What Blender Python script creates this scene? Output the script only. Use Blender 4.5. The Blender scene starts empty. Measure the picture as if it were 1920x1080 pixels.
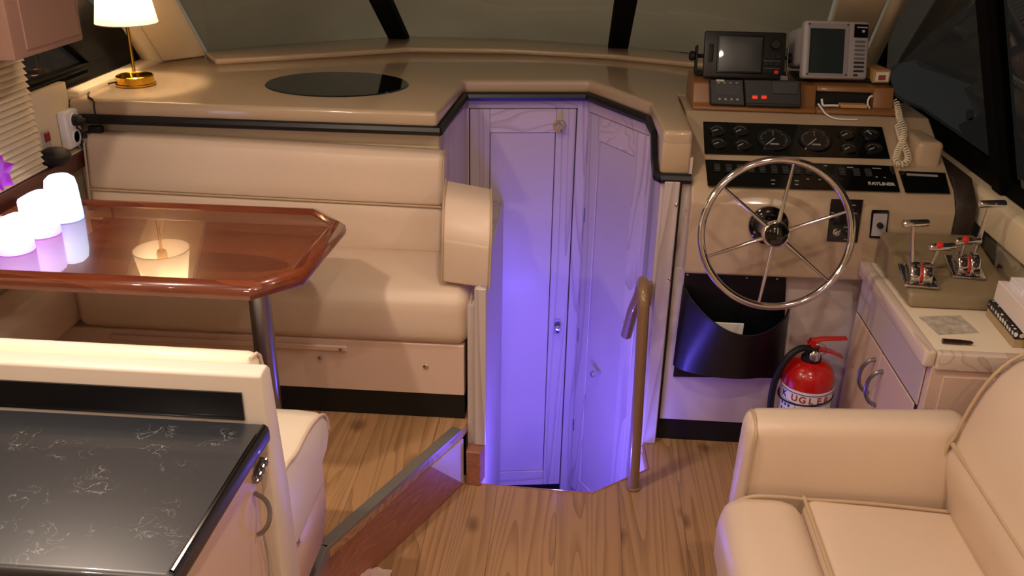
import bpy, bmesh, math, random
from mathutils import Vector, Matrix
random.seed(7)
S = bpy.context.scene
COL = S.collection
pi = math.pi
# ------------------------------------------------------------ camera
CAM_F, PITCH, YAW, ROLL, CAM_H = 1703.9, .42336, .0663, .0183, 1.75
cp, sp, cy, sy = math.cos(PITCH), math.sin(PITCH), math.cos(YAW), math.sin(YAW)
fwd = Vector((-sy*cp, cy*cp, -sp)); rgt = Vector((cy, sy, 0)); upv = rgt.cross(fwd)
cr, sr = math.cos(ROLL), math.sin(ROLL)
rgt2 = cr*rgt + sr*upv; up2 = -sr*rgt + cr*upv
CAM = Vector((0, 0, CAM_H))
cd = bpy.data.cameras.new('camera'); cam = bpy.data.objects.new('camera', cd); COL.objects.link(cam)
cd.sensor_width = 36; cd.lens = CAM_F*36/1920; cd.clip_start = .02
m3 = Matrix((rgt2, up2, -fwd)).transposed()
cam.matrix_world = Matrix.Translation(CAM) @ m3.to_4x4()
S.camera = cam

def at(px, py, X=None, Y=None, Z=None, plane=None):
    """measured point of the photograph on a known plane of the cabin"""
    d = rgt2*((px-960)/CAM_F) - up2*((py-540)/CAM_F) + fwd
    if plane: p0, n = plane; t = (Vector(p0)-CAM).dot(n)/d.dot(n)
    elif Z is not None: t = (Z-CAM_H)/d.z
    elif Y is not None: t = Y/d.y
    else: t = X/d.x
    return CAM + d*t
# ------------------------------------------------------------ world, exposure, lights
S.view_settings.view_transform = 'Standard'; S.view_settings.look = 'None'
S.view_settings.gamma = 1; S.view_settings.use_curve_mapping = False
S.view_settings.exposure = 0.12
w = bpy.data.worlds.new('night'); S.world = w; w.use_nodes = True
w.node_tree.nodes['Background'].inputs[0].default_value = (.62, .62, .60, 1)
w.node_tree.nodes['Background'].inputs[1].default_value = .07

def light(name, kind, loc, power, col, size=.1, size_y=None, aim=None, spread=None):
    l = bpy.data.lights.new(name, kind); l.energy = power; l.color = col
    if kind == 'AREA':
        if size_y: l.shape = 'RECTANGLE'; l.size = size; l.size_y = size_y
        else: l.shape = 'DISK'; l.size = size
        if spread: l.spread = spread
    else: l.shadow_soft_size = size
    o = bpy.data.objects.new(name, l); COL.objects.link(o); o.location = loc
    if aim is not None:
        o.rotation_euler = (Vector(aim)-Vector(loc)).to_track_quat('-Z', 'Y').to_euler()
    return o
WARM = (1, .80, .64)
DOWN = [(-1.0, 1.35, 10), (-1.0, .4, 5), (-.2, 2.0, 4.5), (-.2, .8, 4.5), (.65, 1.4, 4.5), (.65, .2, 3.5), (-.2, -.7, 3), (.6, -1.2, 3), (-1.0, -1.0, 3)]
for i, (x, y, p) in enumerate(DOWN):
    light('downlight_lamp', 'AREA', (x, y, 2.025), p*1.05, WARM, .07)
BLUE = (.14, .10, 1)
light('stairwell_blue_light', 'AREA', (.0, 2.385, -.20), 10, BLUE, .34, .08, aim=(-.02, 3.2, -.35))
light('stairwell_blue_light', 'POINT', (.0, 2.378, -.012), 4, BLUE, .02)
light('canvas_backlight', 'AREA', (-.5, 4.9, 2.9), 85, (1, .93, .78), 2.6, 1.0, aim=(-.3, 3.3, 1.5))  # added lamp outside, out of view, to brighten the canvas through the windshield
# ------------------------------------------------------------ helpers: materials
def hexc(h):
    h = h.lstrip('#'); v = [int(h[i:i+2], 16)/255 for i in (0, 2, 4)]
    return tuple((c/12.92 if c <= .04045 else ((c+.055)/1.055)**2.4) for c in v) + (1,)
def mat(name, col, rough=.5, metal=0, coat=0, coat_r=.03, spec=.5, emit=None, estr=0, bump=None, vary=None, coat_ior=1.5):
    m = bpy.data.materials.new(name); m.use_nodes = True; nt = m.node_tree; b = nt.nodes['Principled BSDF']
    c = hexc(col) if isinstance(col, str) else col
    b.inputs['Base Color'].default_value = c; b.inputs['Roughness'].default_value = rough
    b.inputs['Metallic'].default_value = metal; b.inputs['Coat Weight'].default_value = coat
    b.inputs['Coat Roughness'].default_value = coat_r; b.inputs['Specular IOR Level'].default_value = spec
    b.inputs['Coat IOR'].default_value = coat_ior
    if emit: b.inputs['Emission Color'].default_value = hexc(emit) if isinstance(emit, str) else emit; b.inputs['Emission Strength'].default_value = estr
    tc = nt.nodes.new('ShaderNodeTexCoord')
    if bump:
        n = nt.nodes.new('ShaderNodeTexNoise'); n.inputs['Scale'].default_value = bump[0]; n.inputs['Detail'].default_value = 3
        bm_ = nt.nodes.new('ShaderNodeBump'); bm_.inputs['Strength'].default_value = bump[1]; bm_.inputs['Distance'].default_value = .002 if len(bump) < 3 else bump[2]
        nt.links.new(tc.outputs['Object'], n.inputs['Vector']); nt.links.new(n.outputs['Fac'], bm_.inputs['Height']); nt.links.new(bm_.outputs['Normal'], b.inputs['Normal'])
    if vary:
        n = nt.nodes.new('ShaderNodeTexNoise'); n.inputs['Scale'].default_value = vary[0]
        r = nt.nodes.new('ShaderNodeValToRGB'); r.color_ramp.elements[0].color = tuple(v*(1-vary[1]) for v in c[:3])+(1,); r.color_ramp.elements[1].color = tuple(min(1, v*(1+vary[1])) for v in c[:3])+(1,)
        r.color_ramp.elements[0].position = .3; r.color_ramp.elements[1].position = .7
        nt.links.new(tc.outputs['Object'], n.inputs['Vector']); nt.links.new(n.outputs['Fac'], r.inputs[0]); nt.links.new(r.outputs[0], b.inputs['Base Color'])
    return m
def wood(name, c1, c2, scale=(18, 1.6, 18), rough=.4, coat=0, ring=26, dist=1.6, knots=None, plank=None, coat_ior=1.5, low=.35, high=.75, fine=.25, coat_r=.02):
    """grain runs along the axis with the smallest scale"""
    m = bpy.data.materials.new(name); m.use_nodes = True; nt = m.node_tree; b = nt.nodes['Principled BSDF']; N = nt.nodes.new; Lk = nt.links.new
    b.inputs['Roughness'].default_value = rough; b.inputs['Coat Weight'].default_value = coat; b.inputs['Coat Roughness'].default_value = coat_r; b.inputs['Coat IOR'].default_value = coat_ior
    tc = N('ShaderNodeTexCoord'); vec = tc.outputs['Object']; seam = None
    if plank:
        sep = N('ShaderNodeSeparateXYZ'); Lk(vec, sep.inputs[0])
        dv = N('ShaderNodeMath'); dv.operation = 'DIVIDE'; dv.inputs[1].default_value = plank; Lk(sep.outputs[0], dv.inputs[0])
        fl = N('ShaderNodeMath'); fl.operation = 'FLOOR'; Lk(dv.outputs[0], fl.inputs[0])
        fr = N('ShaderNodeMath'); fr.operation = 'FRACT'; Lk(dv.outputs[0], fr.inputs[0])
        wn = N('ShaderNodeTexWhiteNoise'); wn.noise_dimensions = '1D'; Lk(fl.outputs[0], wn.inputs['W'])
        sc = N('ShaderNodeVectorMath'); sc.operation = 'SCALE'; sc.inputs['Scale'].default_value = 7; Lk(wn.outputs['Color'], sc.inputs[0])
        ad = N('ShaderNodeVectorMath'); ad.operation = 'ADD'; Lk(vec, ad.inputs[0]); Lk(sc.outputs[0], ad.inputs[1]); vec = ad.outputs[0]
        pp = N('ShaderNodeMath'); pp.operation = 'PINGPONG'; pp.inputs[1].default_value = .5; Lk(dv.outputs[0], pp.inputs[0])
        lt = N('ShaderNodeMath'); lt.operation = 'LESS_THAN'; lt.inputs[1].default_value = .003; Lk(pp.outputs[0], lt.inputs[0]); seam = lt.outputs[0]
    mp = N('ShaderNodeMapping'); mp.inputs['Scale'].default_value = scale; Lk(vec, mp.inputs[0])
    n1 = N('ShaderNodeTexNoise'); n1.inputs['Scale'].default_value = .35; n1.inputs['Detail'].default_value = 2; n1.inputs['Distortion'].default_value = dist*.4; Lk(mp.outputs[0], n1.inputs['Vector'])
    mu = N('ShaderNodeMath'); mu.operation = 'MULTIPLY'; mu.inputs[1].default_value = ring; Lk(n1.outputs['Fac'], mu.inputs[0])
    sn = N('ShaderNodeMath'); sn.operation = 'FRACT'; Lk(mu.outputs[0], sn.inputs[0])
    mp2 = N('ShaderNodeMapping'); mp2.inputs['Scale'].default_value = tuple(s*5 for s in scale); Lk(vec, mp2.inputs[0])
    n2 = N('ShaderNodeTexNoise'); n2.inputs['Scale'].default_value = 1; n2.inputs['Detail'].default_value = 4; Lk(mp2.outputs[0], n2.inputs['Vector'])
    mx = N('ShaderNodeMix'); mx.inputs[0].default_value = fine; Lk(sn.outputs[0], mx.inputs[2]); Lk(n2.outputs['Fac'], mx.inputs[3])
    r = N('ShaderNodeValToRGB'); r.color_ramp.elements[0].position = low; r.color_ramp.elements[1].position = high
    r.color_ramp.elements[0].color = hexc(c1); r.color_ramp.elements[1].color = hexc(c2); Lk(mx.outputs[0], r.inputs[0])
    out = r.outputs[0]
    if knots:
        mk = N('ShaderNodeMapping'); mk.inputs['Scale'].default_value = knots[:3]; Lk(vec, mk.inputs[0])
        nd = N('ShaderNodeTexNoise'); nd.inputs['Scale'].default_value = 2.5; Lk(mk.outputs[0], nd.inputs['Vector'])
        mm = N('ShaderNodeMix'); mm.data_type = 'VECTOR'; mm.inputs[0].default_value = .16; Lk(mk.outputs[0], mm.inputs[4]); Lk(nd.outputs['Color'], mm.inputs[5])
        v = N('ShaderNodeTexVoronoi'); v.voronoi_dimensions = '2D'; v.inputs['Scale'].default_value = 1; Lk(mm.outputs[1], v.inputs['Vector'])
        kr = N('ShaderNodeMapRange'); kr.inputs[1].default_value = .03; kr.inputs[2].default_value = .105; kr.inputs[3].default_value = .62; kr.inputs[4].default_value = 0; Lk(v.outputs['Distance'], kr.inputs[0])
        km = N('ShaderNodeMix'); km.data_type = 'RGBA'; Lk(kr.outputs[0], km.inputs[0]); Lk(out, km.inputs[6]); km.inputs[7].default_value = hexc(knots[3]); out = km.outputs[2]
    # large slow tone drift of the boards
    n3 = N('ShaderNodeTexNoise'); n3.inputs['Scale'].default_value = .12; Lk(mp.outputs[0], n3.inputs['Vector'])
    hs = N('ShaderNodeHueSaturation'); rr = N('ShaderNodeMapRange'); rr.inputs[1].default_value = .3; rr.inputs[2].default_value = .7; rr.inputs[3].default_value = .86; rr.inputs[4].default_value = 1.12
    Lk(n3.outputs['Fac'], rr.inputs[0]); Lk(rr.outputs[0], hs.inputs['Value']); Lk(out, hs.inputs['Color']); out = hs.outputs[0]
    if seam is not None:
        sm = N('ShaderNodeMix'); sm.data_type = 'RGBA'; Lk(seam, sm.inputs[0]); Lk(out, sm.inputs[6]); sm.inputs[7].default_value = hexc('#5a3d26'); out = sm.outputs[2]
    Lk(out, b.inputs['Base Color'])
    return m
def glass(name, tint, refl_rough=0.0, ior=1.5):
    m = bpy.data.materials.new(name); m.use_nodes = True; nt = m.node_tree; nt.nodes.clear(); N = nt.nodes.new
    o = N('ShaderNodeOutputMaterial'); mx = N('ShaderNodeMixShader'); tr = N('ShaderNodeBsdfTransparent'); gl = N('ShaderNodeBsdfGlossy'); fr = N('ShaderNodeFresnel')
    tr.inputs[0].default_value = hexc(tint); gl.inputs['Roughness'].default_value = refl_rough; fr.inputs[0].default_value = ior
    ge = N('ShaderNodeNewGeometry'); om = N('ShaderNodeMath'); om.operation = 'SUBTRACT'; om.inputs[0].default_value = 1; nt.links.new(ge.outputs['Backfacing'], om.inputs[1])   # the outer face of the pane only transmits
    mu = N('ShaderNodeMath'); mu.operation = 'MULTIPLY'; nt.links.new(fr.outputs[0], mu.inputs[0]); nt.links.new(om.outputs[0], mu.inputs[1])
    nt.links.new(mu.outputs[0], mx.inputs[0]); nt.links.new(tr.outputs[0], mx.inputs[1]); nt.links.new(gl.outputs[0], mx.inputs[2]); nt.links.new(mx.outputs[0], o.inputs[0])
    return m

VINYL = mat('cream_vinyl', '#dcc6b0', .42, bump=(260, .12), vary=(3, .025))
VINYL_D = mat('cream_piping', '#bfa687', .45)
VINYL_W = mat('ivory_vinyl', '#efe2cc', .4, bump=(260, .1))
FIBRE = mat('beige_fibreglass', '#b8a286', .3, coat=.7, coat_r=.07, vary=(2.5, .03))
FIBRE_D = mat('olive_beige_fibreglass', '#8b7a5c', .42, coat=.3, coat_r=.2, bump=(400, .15))
CREAMW = mat('cream_wall_panel', '#e2d2b2', .5, vary=(2, .03))
RUBBER = mat('black_rubber', '#0b0d14', .4)
BLACK = mat('matt_black', '#060607', .6)
FRAMEB = mat('black_window_frame', '#030303', .75, spec=.12)
BLACKG = mat('gloss_black_panel', '#050506', .12, coat=.3)
BLKPL = mat('black_plastic', '#131416', .45, bump=(600, .1))
DKGREY = mat('dark_grey_plastic', '#2d2e31', .5)
GREYPL = mat('light_grey_plastic', '#a9a5a8', .5)
KEYG = mat('grey_key', '#6d6a6c', .5)
CHROME = mat('chrome', '#d9d9dc', .08, metal=1)
STEEL = mat('brushed_steel', '#9a9aa0', .3, metal=1)
ALU = mat('grey_aluminium', '#8d8c88', .45, metal=.6)
BRASS = mat('brass', '#d9a93c', .14, metal=1)
TANPAINT = mat('tan_paint_rail', '#86684f', .28, coat=.5)
RED = mat('red_paint', '#c0140e', .25, coat=.6)
REDP = mat('red_plastic', '#e02a22', .35)
REDLED = mat('red_lens', '#c02418', .4, emit='#ff3a20', estr=.45)
WHITE = mat('white_plastic', '#eceaf0', .35)
PAPER = mat('white_paper', '#e9e4dc', .8)
NAVY = mat('dark_navy_vinyl', '#0c0c12', .35)
SCREEN = mat('grey_screen_glass', '#20282a', .3, coat=.25)
SCREEN2 = mat('grey_tube_glass', '#283234', .28, coat=.3)
BROWNPOD = mat('brown_fibreglass', '#8a6038', .4, coat=.3, vary=(5, .04))
MARK = mat('gauge_marking', '#8f908c', .5)
MARKB = mat('pale_marking', '#b9bab4', .5)
CUPB = mat('mauve_brown_vinyl', '#8d6d61', .45, bump=(200, .1))
BLIND = mat('cream_slat', '#e6d6b8', .45)
CANVAS = mat('grey_green_canvas', '#86817a', .8, vary=(1.6, .18), bump=(60, .2))
_nt = CANVAS.node_tree; _o = [n for n in _nt.nodes if n.type == 'OUTPUT_MATERIAL'][0]; _m = _nt.nodes.new('ShaderNodeMixShader'); _t = _nt.nodes.new('ShaderNodeBsdfTranslucent'); _t.inputs[0].default_value = hexc('#8d9680')
_rp = [n for n in _nt.nodes if n.type == 'VALTORGB'][0]; _nt.links.new(_rp.outputs[0], _t.inputs[0])
_m.inputs[0].default_value = .5; _nt.links.new(_nt.nodes['Principled BSDF'].outputs[0], _m.inputs[1]); _nt.links.new(_t.outputs[0], _m.inputs[2]); _nt.links.new(_m.outputs[0], _o.inputs[0])
LABELW = mat('white_label', '#e9e9ee', .4)
BLUEINK = mat('blue_ink', '#20308a', .5)
REDINK = mat('red_ink', '#a82a20', .5)
BOXW = mat('white_card', '#e8dcd8', .6)
CARPET = mat('dark_blue_carpet', '#0e0e1c', .95)
FLOORW = wood('oak_laminate', '#7f5c3c', '#b38c62', (15, .8, 15), .4, .12, ring=30, dist=.9, knots=(4.2, 2.6, 1, '#54371f'), plank=.19, low=.0, high=.55, fine=.5, coat_r=.25)
RISERW = wood('reddish_oak_laminate', '#8a5640', '#a87056', (12, 1.6, 22), .45, .12, ring=16, knots=(5, 4, 7, '#5a3020'), low=.0, high=.7, fine=.5, coat_r=.2)
MAHOG = wood('varnished_mahogany', '#5c2310', '#8a4526', (2.2, 11, 9), .25, 1, ring=7, dist=1.2, coat_ior=1.62, low=.1, high=.9, fine=.55, coat_r=.004)
MAHOG2 = wood('dark_mahogany', '#4a2118', '#5e2c20', (9, 1.5, 9), .35, .3, ring=8, low=.1, high=.9)
PICK = wood('whitewashed_ash', '#ac9a96', '#cbbeb8', (14, 14, .7), .42, .1, ring=15, low=.02, high=.4, fine=.15, coat_r=.2)
PICKH = wood('whitewashed_ash_rail', '#b09c94', '#cebfb6', (1, 12, 12), .42, .1, ring=15, low=.02, high=.4, fine=.15, coat_r=.2)
PICKY = wood('whitewashed_ash_edge', '#b89f90', '#d6c4b6', (12, .9, 12), .42, .1, ring=12, low=.02, high=.4, fine=.2, coat_r=.2)
PICKP = mat('whitewashed_flat_panel', '#c8bbb6', .42, coat=.1, coat_r=.2, vary=(3, .04))
PINKP = mat('pinkish_cream_laminate', '#dcc0ae', .4, vary=(2.5, .03))

def stone():
    m = bpy.data.materials.new('black_marble'); m.use_nodes = True; nt = m.node_tree; b = nt.nodes['Principled BSDF']; N = nt.nodes.new; Lk = nt.links.new
    b.inputs['Roughness'].default_value = .38; b.inputs['Specular IOR Level'].default_value = .8; b.inputs['Coat Weight'].default_value = .25; b.inputs['Coat Roughness'].default_value = .03
    tc = N('ShaderNodeTexCoord'); n = N('ShaderNodeTexNoise'); n.inputs['Scale'].default_value = 26; n.inputs['Detail'].default_value = 5; n.inputs['Distortion'].default_value = 1.2
    Lk(tc.outputs['Object'], n.inputs['Vector'])
    s = N('ShaderNodeMath'); s.operation = 'SUBTRACT'; s.inputs[1].default_value = .5; Lk(n.outputs['Fac'], s.inputs[0])
    a = N('ShaderNodeMath'); a.operation = 'ABSOLUTE'; Lk(s.outputs[0], a.inputs[0])
    mr = N('ShaderNodeMapRange'); mr.inputs[1].default_value = .0; mr.inputs[2].default_value = .011; mr.inputs[3].default_value = 1; mr.inputs[4].default_value = 0; Lk(a.outputs[0], mr.inputs[0])
    n2 = N('ShaderNodeTexNoise'); n2.inputs['Scale'].default_value = 15; n2.inputs['Detail'].default_value = 1; Lk(tc.outputs['Object'], n2.inputs['Vector'])
    m2 = N('ShaderNodeMapRange'); m2.inputs[1].default_value = .54; m2.inputs[2].default_value = .68; Lk(n2.outputs['Fac'], m2.inputs[0])
    mu = N('ShaderNodeMath'); mu.operation = 'MULTIPLY'; Lk(mr.outputs[0], mu.inputs[0]); Lk(m2.outputs[0], mu.inputs[1])
    mx = N('ShaderNodeMix'); mx.data_type = 'RGBA'; Lk(mu.outputs[0], mx.inputs[0]); mx.inputs[6].default_value = hexc('#22262d'); mx.inputs[7].default_value = hexc('#8f9192')
    Lk(mx.outputs[2], b.inputs['Base Color']); return m
STONE = stone()
# ------------------------------------------------------------ helpers: meshes
ORG = {}
def tag(o, label=None, cat=None, group=None, kind=None):
    if label: o['label'] = label
    if cat: o['category'] = cat
    if group: o['group'] = group
    if kind: o['kind'] = kind
    return o
def thing(name, label, cat, loc=(0, 0, 0), group=None):
    o = bpy.data.objects.new(name, None); COL.objects.link(o); o.location = loc; o.empty_display_size = .05
    ORG[o.name] = Vector(loc); return tag(o, label, cat, group)
def ob(name, bm, mats, parent=None, smooth=True, loc=None, label=None, cat=None, group=None, kind=None, angle=35):
    """link a bmesh given in world coordinates as one mesh object"""
    org = ORG[parent.name] if parent else Vector(loc or (0, 0, 0))
    bmesh.ops.recalc_face_normals(bm, faces=bm.faces)
    bmesh.ops.translate(bm, verts=bm.verts, vec=-org)
    me = bpy.data.meshes.new(name); bm.to_mesh(me); bm.free()
    for m in (mats if isinstance(mats, (list, tuple)) else [mats]): me.materials.append(m)
    if smooth:
        for p in me.polygons: p.use_smooth = True
        me.set_sharp_from_angle(angle=math.radians(angle))
    o = bpy.data.objects.new(name, me); COL.objects.link(o)
    if parent:
        o.parent = parent; ORG[o.name] = org
    else: o.location = org; ORG[o.name] = org
    return tag(o, label, cat, group, kind)
def NB(): return bmesh.new()
def merge(bm, src, mi=0, M=None):
    if M is not None: bmesh.ops.transform(src, matrix=M, verts=src.verts)
    for f in src.faces: f.material_index = mi
    me = bpy.data.meshes.new('t'); src.to_mesh(me); src.free(); bm.from_mesh(me); bpy.data.meshes.remove(me); return bm
def bev(b, w, seg):
    if w > 0: bmesh.ops.bevel(b, geom=list(b.edges), offset=w, segments=seg, profile=.5, affect='EDGES', clamp_overlap=True)
def box(bm, x0, x1, y0, y1, z0, z1, b=0, seg=2, mi=0, M=None):
    s = NB(); bmesh.ops.create_cube(s, size=1)
    bmesh.ops.scale(s, vec=(x1-x0, y1-y0, z1-z0), verts=s.verts); bmesh.ops.translate(s, vec=((x0+x1)/2, (y0+y1)/2, (z0+z1)/2), verts=s.verts)
    bev(s, b, seg); return merge(bm, s, mi, M)
def prism(bm, pts, axis, a, b, bw=0, seg=2, mi=0, M=None):
    """polygon pts extruded along an axis from a to b; the pts are the two other coordinates in xyz order"""
    s = NB()
    def mk(p, t): return {'x': (t, p[0], p[1]), 'y': (p[0], t, p[1]), 'z': (p[0], p[1], t)}[axis]
    v0 = [s.verts.new(mk(p, a)) for p in pts]; v1 = [s.verts.new(mk(p, b)) for p in pts]; n = len(pts)
    s.faces.new(v0); s.faces.new(v1[::-1])
    for i in range(n): s.faces.new((v0[i], v1[i], v1[(i+1) % n], v0[(i+1) % n]))
    bmesh.ops.recalc_face_normals(s, faces=s.faces)
    bev(s, bw, seg)
    bmesh.ops.triangulate(s, faces=[f for f in s.faces if len(f.verts) > 4])
    return merge(bm, s, mi, M)
def tube(bm, pts, r, n=12, closed=False, mi=0, M=None, smooth_path=0):
    pts = [Vector(p) for p in pts]
    for _ in range(smooth_path):
        q = [] if closed else [pts[0]]
        rng = range(len(pts)) if closed else range(len(pts)-1)
        for i in rng:
            a, b = pts[i], pts[(i+1) % len(pts)]; q += [a*.75+b*.25, a*.25+b*.75]
        if not closed: q.append(pts[-1])
        pts = q
    s = NB(); rings = []; k = len(pts); prev = None
    for i, p in enumerate(pts):
        if closed: t = pts[(i+1) % k]-pts[i-1]
        else: t = pts[min(i+1, k-1)]-pts[max(i-1, 0)]
        t.normalize()
        if prev is None: u = t.orthogonal().normalized()
        else:
            u = prev - t*prev.dot(t)
            u = u.normalized() if u.length > 1e-6 else t.orthogonal().normalized()
        prev = u; v = t.cross(u); rr = r[i] if isinstance(r, (list, tuple)) else r
        rings.append([s.verts.new(p+rr*(math.cos(2*pi*j/n)*u+math.sin(2*pi*j/n)*v)) for j in range(n)])
    for i in range(k if closed else k-1):
        A, B = rings[i], rings[(i+1) % k]
        off = 0
        if closed and i == k-1:   # align the seam
            off = min(range(n), key=lambda o_: (A[0].co-B[o_].co).length)
        for j in range(n): s.faces.new((A[j], A[(j+1) % n], B[(j+1+off) % n], B[(j+off) % n]))
    if not closed: s.faces.new(rings[0][::-1]); s.faces.new(rings[-1])
    return merge(bm, s, mi, M)
def lathe(bm, prof, c=(0, 0, 0), n=32, mi=0, axis=None, cap=True, M=None):
    """profile of (radius, height) turned about z, then the axis laid along `axis`"""
    s = NB(); rings = []
    for r, z in prof: rings.append([s.verts.new((r*math.cos(2*pi*j/n), r*math.sin(2*pi*j/n), z)) for j in range(n)])
    for i in range(len(prof)-1):
        for j in range(n): s.faces.new((rings[i][j], rings[i][(j+1) % n], rings[i+1][(j+1) % n], rings[i+1][j]))
    if cap: s.faces.new(rings[0][::-1]); s.faces.new(rings[-1])
    R = Vector((0, 0, 1)).rotation_difference(Vector(axis)).to_matrix().to_4x4() if axis is not None else Matrix()
    T = Matrix.Translation(Vector(c)) @ R
    if M is not None: T = M @ T
    return merge(bm, s, mi, T)
def cushion(bm, x0, x1, y0, y1, z0, z1, r=.03, puff=.008, n=7, mi=0, fn=None):
    """upholstered block: rounded edges, slightly domed faces; fn(v) may shape it further"""
    s = NB(); bmesh.ops.create_cube(s, size=2); bmesh.ops.subdivide_edges(s, edges=list(s.edges), cuts=n, use_grid_fill=True)
    h = Vector(((x1-x0)/2, (y1-y0)/2, (z1-z0)/2)); c = Vector(((x0+x1)/2, (y0+y1)/2, (z0+z1)/2)); r = min(r, h.x*.98, h.y*.98, h.z*.98)
    for v in s.verts:
        q = Vector((v.co.x*h.x, v.co.y*h.y, v.co.z*h.z)); u = v.co.copy()
        # push the outer grid rows to the radius so the rounding is well resolved
        for i in range(3):
            k = round((u[i]+1)/2*(n+1)); m_ = n+1
            if 0 < k < m_:
                e = min(k, m_-k)
                if e == 1: q[i] = math.copysign(h[i]-r*.35, u[i])
                elif e == 2 and m_ > 5: q[i] = math.copysign(h[i]-r, u[i])
                else: q[i] = (h[i]-r)*((k-m_/2)/(m_/2-2)) if m_ > 5 else q[i]
        inn = Vector([max(-(h[i]-r), min(h[i]-r, q[i])) for i in range(3)])
        d = q-inn
        if d.length > 1e-9: q = inn + d.normalized()*r
        for i in range(3):
            j, k = (i+1) % 3, (i+2) % 3
            if abs(v.co[i]) > .99: q[i] += math.copysign(puff*(1-u[j]**2)*(1-u[k]**2), u[i])
        v.co = q + c
        if fn: v.co = fn(v.co)
    return merge(bm, s, mi)
def strip(bm, path, w, h, mi=0, M=None):
    """flat bar of width w (across, horizontal) and height h following a path"""
    return tube(bm, path, (w+h)/4, 8, mi=mi, M=M)
def quadsheet(bm, grid, th=.002, mi=0):
    s = NB(); V = [[s.verts.new(p) for p in row] for row in grid]
    for i in range(len(V)-1):
        for j in range(len(V[0])-1): s.faces.new((V[i][j], V[i][j+1], V[i+1][j+1], V[i+1][j]))
    bmesh.ops.recalc_face_normals(s, faces=s.faces)
    if th: bmesh.ops.solidify(s, geom=list(s.faces), thickness=th)
    return merge(bm, s, mi)
def text_bm(txt, size, M, th=.0006, bold=0):
    cu = bpy.data.curves.new('txt', 'FONT'); cu.body = txt; cu.size = size; cu.extrude = th; cu.align_x = 'CENTER'; cu.align_y = 'CENTER'; cu.offset = bold
    o = bpy.data.objects.new('txt', cu); COL.objects.link(o)
    dg = bpy.context.evaluated_depsgraph_get(); dg.update(); me = bpy.data.meshes.new_from_object(o.evaluated_get(dg))
    b = NB(); b.from_mesh(me); bpy.data.objects.remove(o); bpy.data.meshes.remove(me)
    bmesh.ops.transform(b, matrix=M, verts=b.verts); return b
def frame(o, u, v):
    """matrix whose x is u, y is v (made square) and z the normal, at o"""
    u = Vector(u).normalized(); v = Vector(v); v = (v-u*v.dot(u)).normalized(); n = u.cross(v)
    return Matrix.Translation(Vector(o)) @ Matrix((u, v, n)).transposed().to_4x4()
# the second piece of the script follows
V3 = Vector
K = dict(kind='structure')
PL = .20      # height of the raised dinette floor
WELL = -.81   # floor of the stairwell
# ============================================================ FLOORS
b = NB()
poly = [(-1.7, -2.6), (1.45, -2.6), (1.45, 2.74), (.283, 2.74), (.283, 2.64), (.292, 2.49), (.107, 2.343), (-.255, 2.357), (-.255, 2.40), (-1.7, 2.40)]
prism(b, poly, 'z', -.035, 0)
ob('floor', b, FLOORW, smooth=False, **K)
b = NB()   # raised dinette floor, diagonal front edge
prism(b, [(-1.7, 1.2), (-.74, 1.2), (-.60, 1.76), (-.572, 1.78), (-.30, 2.36), (-.285, 2.42), (-.285, 2.48), (-1.7, 2.48)], 'z', PL-.03, PL)
ob('floor', b, FLOORW, smooth=False, **K)
b = NB()   # riser below the nosing
prism(b, [(-.575, 1.79), (-.385, 2.17), (-.395, 2.175), (-.585, 1.80)], 'z', .001, PL-.03)
prism(b, [(-.60, 1.2), (-.575, 1.79), (-.585, 1.80), (-.61, 1.2)], 'z', .001, PL-.03)
s = NB()   # piece that ends in a slant against the painted panel
A = [V3((-.385, 2.17, .001)), V3((-.298, 2.352, .001)), V3((-.372, 2.197, PL-.03)), V3((-.385, 2.17, PL-.03))]
off = V3((-.010, .005, 0)); va = [s.verts.new(p) for p in A]; vb = [s.verts.new(p+off) for p in A]
s.faces.new(va); s.faces.new(vb[::-1])
for i in range(4): s.faces.new((va[i], vb[i], vb[(i+1) % 4], va[(i+1) % 4]))
merge(b, s)
ob('wall_step_riser', b, RISERW, smooth=False, **K)
b = NB(); s = NB()
A = [V3((-.372, 2.197, PL-.03)), V3((-.298, 2.352, .001)), V3((-.298, 2.352, PL-.03))]
va = [s.verts.new(p) for p in A]; vb = [s.verts.new(p+off) for p in A]; s.faces.new(va); s.faces.new(vb[::-1])
for i in range(3): s.faces.new((va[i], vb[i], vb[(i+1) % 3], va[(i+1) % 3]))
merge(b, s); ob('wall_step_panel', b, PICKP, smooth=False, **K)
b = NB()   # aluminium nosing
def bar(bm, p, q, w, h, mi=0, b_=.002):
    p, q = V3(p), V3(q); d = q-p; M = frame(p, d, V3((-d.y, d.x, 0)) if abs(d.z) < d.length*.9 else V3((0, 1, 0)))
    box(bm, 0, d.length, -w/2, w/2, -h/2, h/2, b_, 1, mi, M)
bar(b, (-.588, 1.785, PL+.002), (-.318, 2.355, PL+.002), .034, .012)
bar(b, (-.578, 1.789, PL-.012), (-.308, 2.352, PL-.012), .006, .036)
bar(b, (-.612, 1.25, PL+.002), (-.588, 1.79, PL+.002), .034, .012)
bar(b, (-.598, 1.25, PL-.012), (-.574, 1.79, PL-.012), .006, .036)
ob('trim_1', b, ALU, smooth=False, **K)
b = NB()   # wood end block where riser, post and well meet
prism(b, [(-.290, 2.350), (-.245, 2.345), (-.235, 2.398), (-.29, 2.398)], 'z', .0, .125, .002, 1)
ob('trim_2', b, RISERW, smooth=False, **K)
# edge moulding round the stairwell
b = NB()
tube(b, [(-.25, 2.357, -.004), (.107, 2.343, -.004), (.292, 2.49, -.004), (.283, 2.63, -.004)], .006, 8)
ob('trim_3', b, RISERW, **K)
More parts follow.
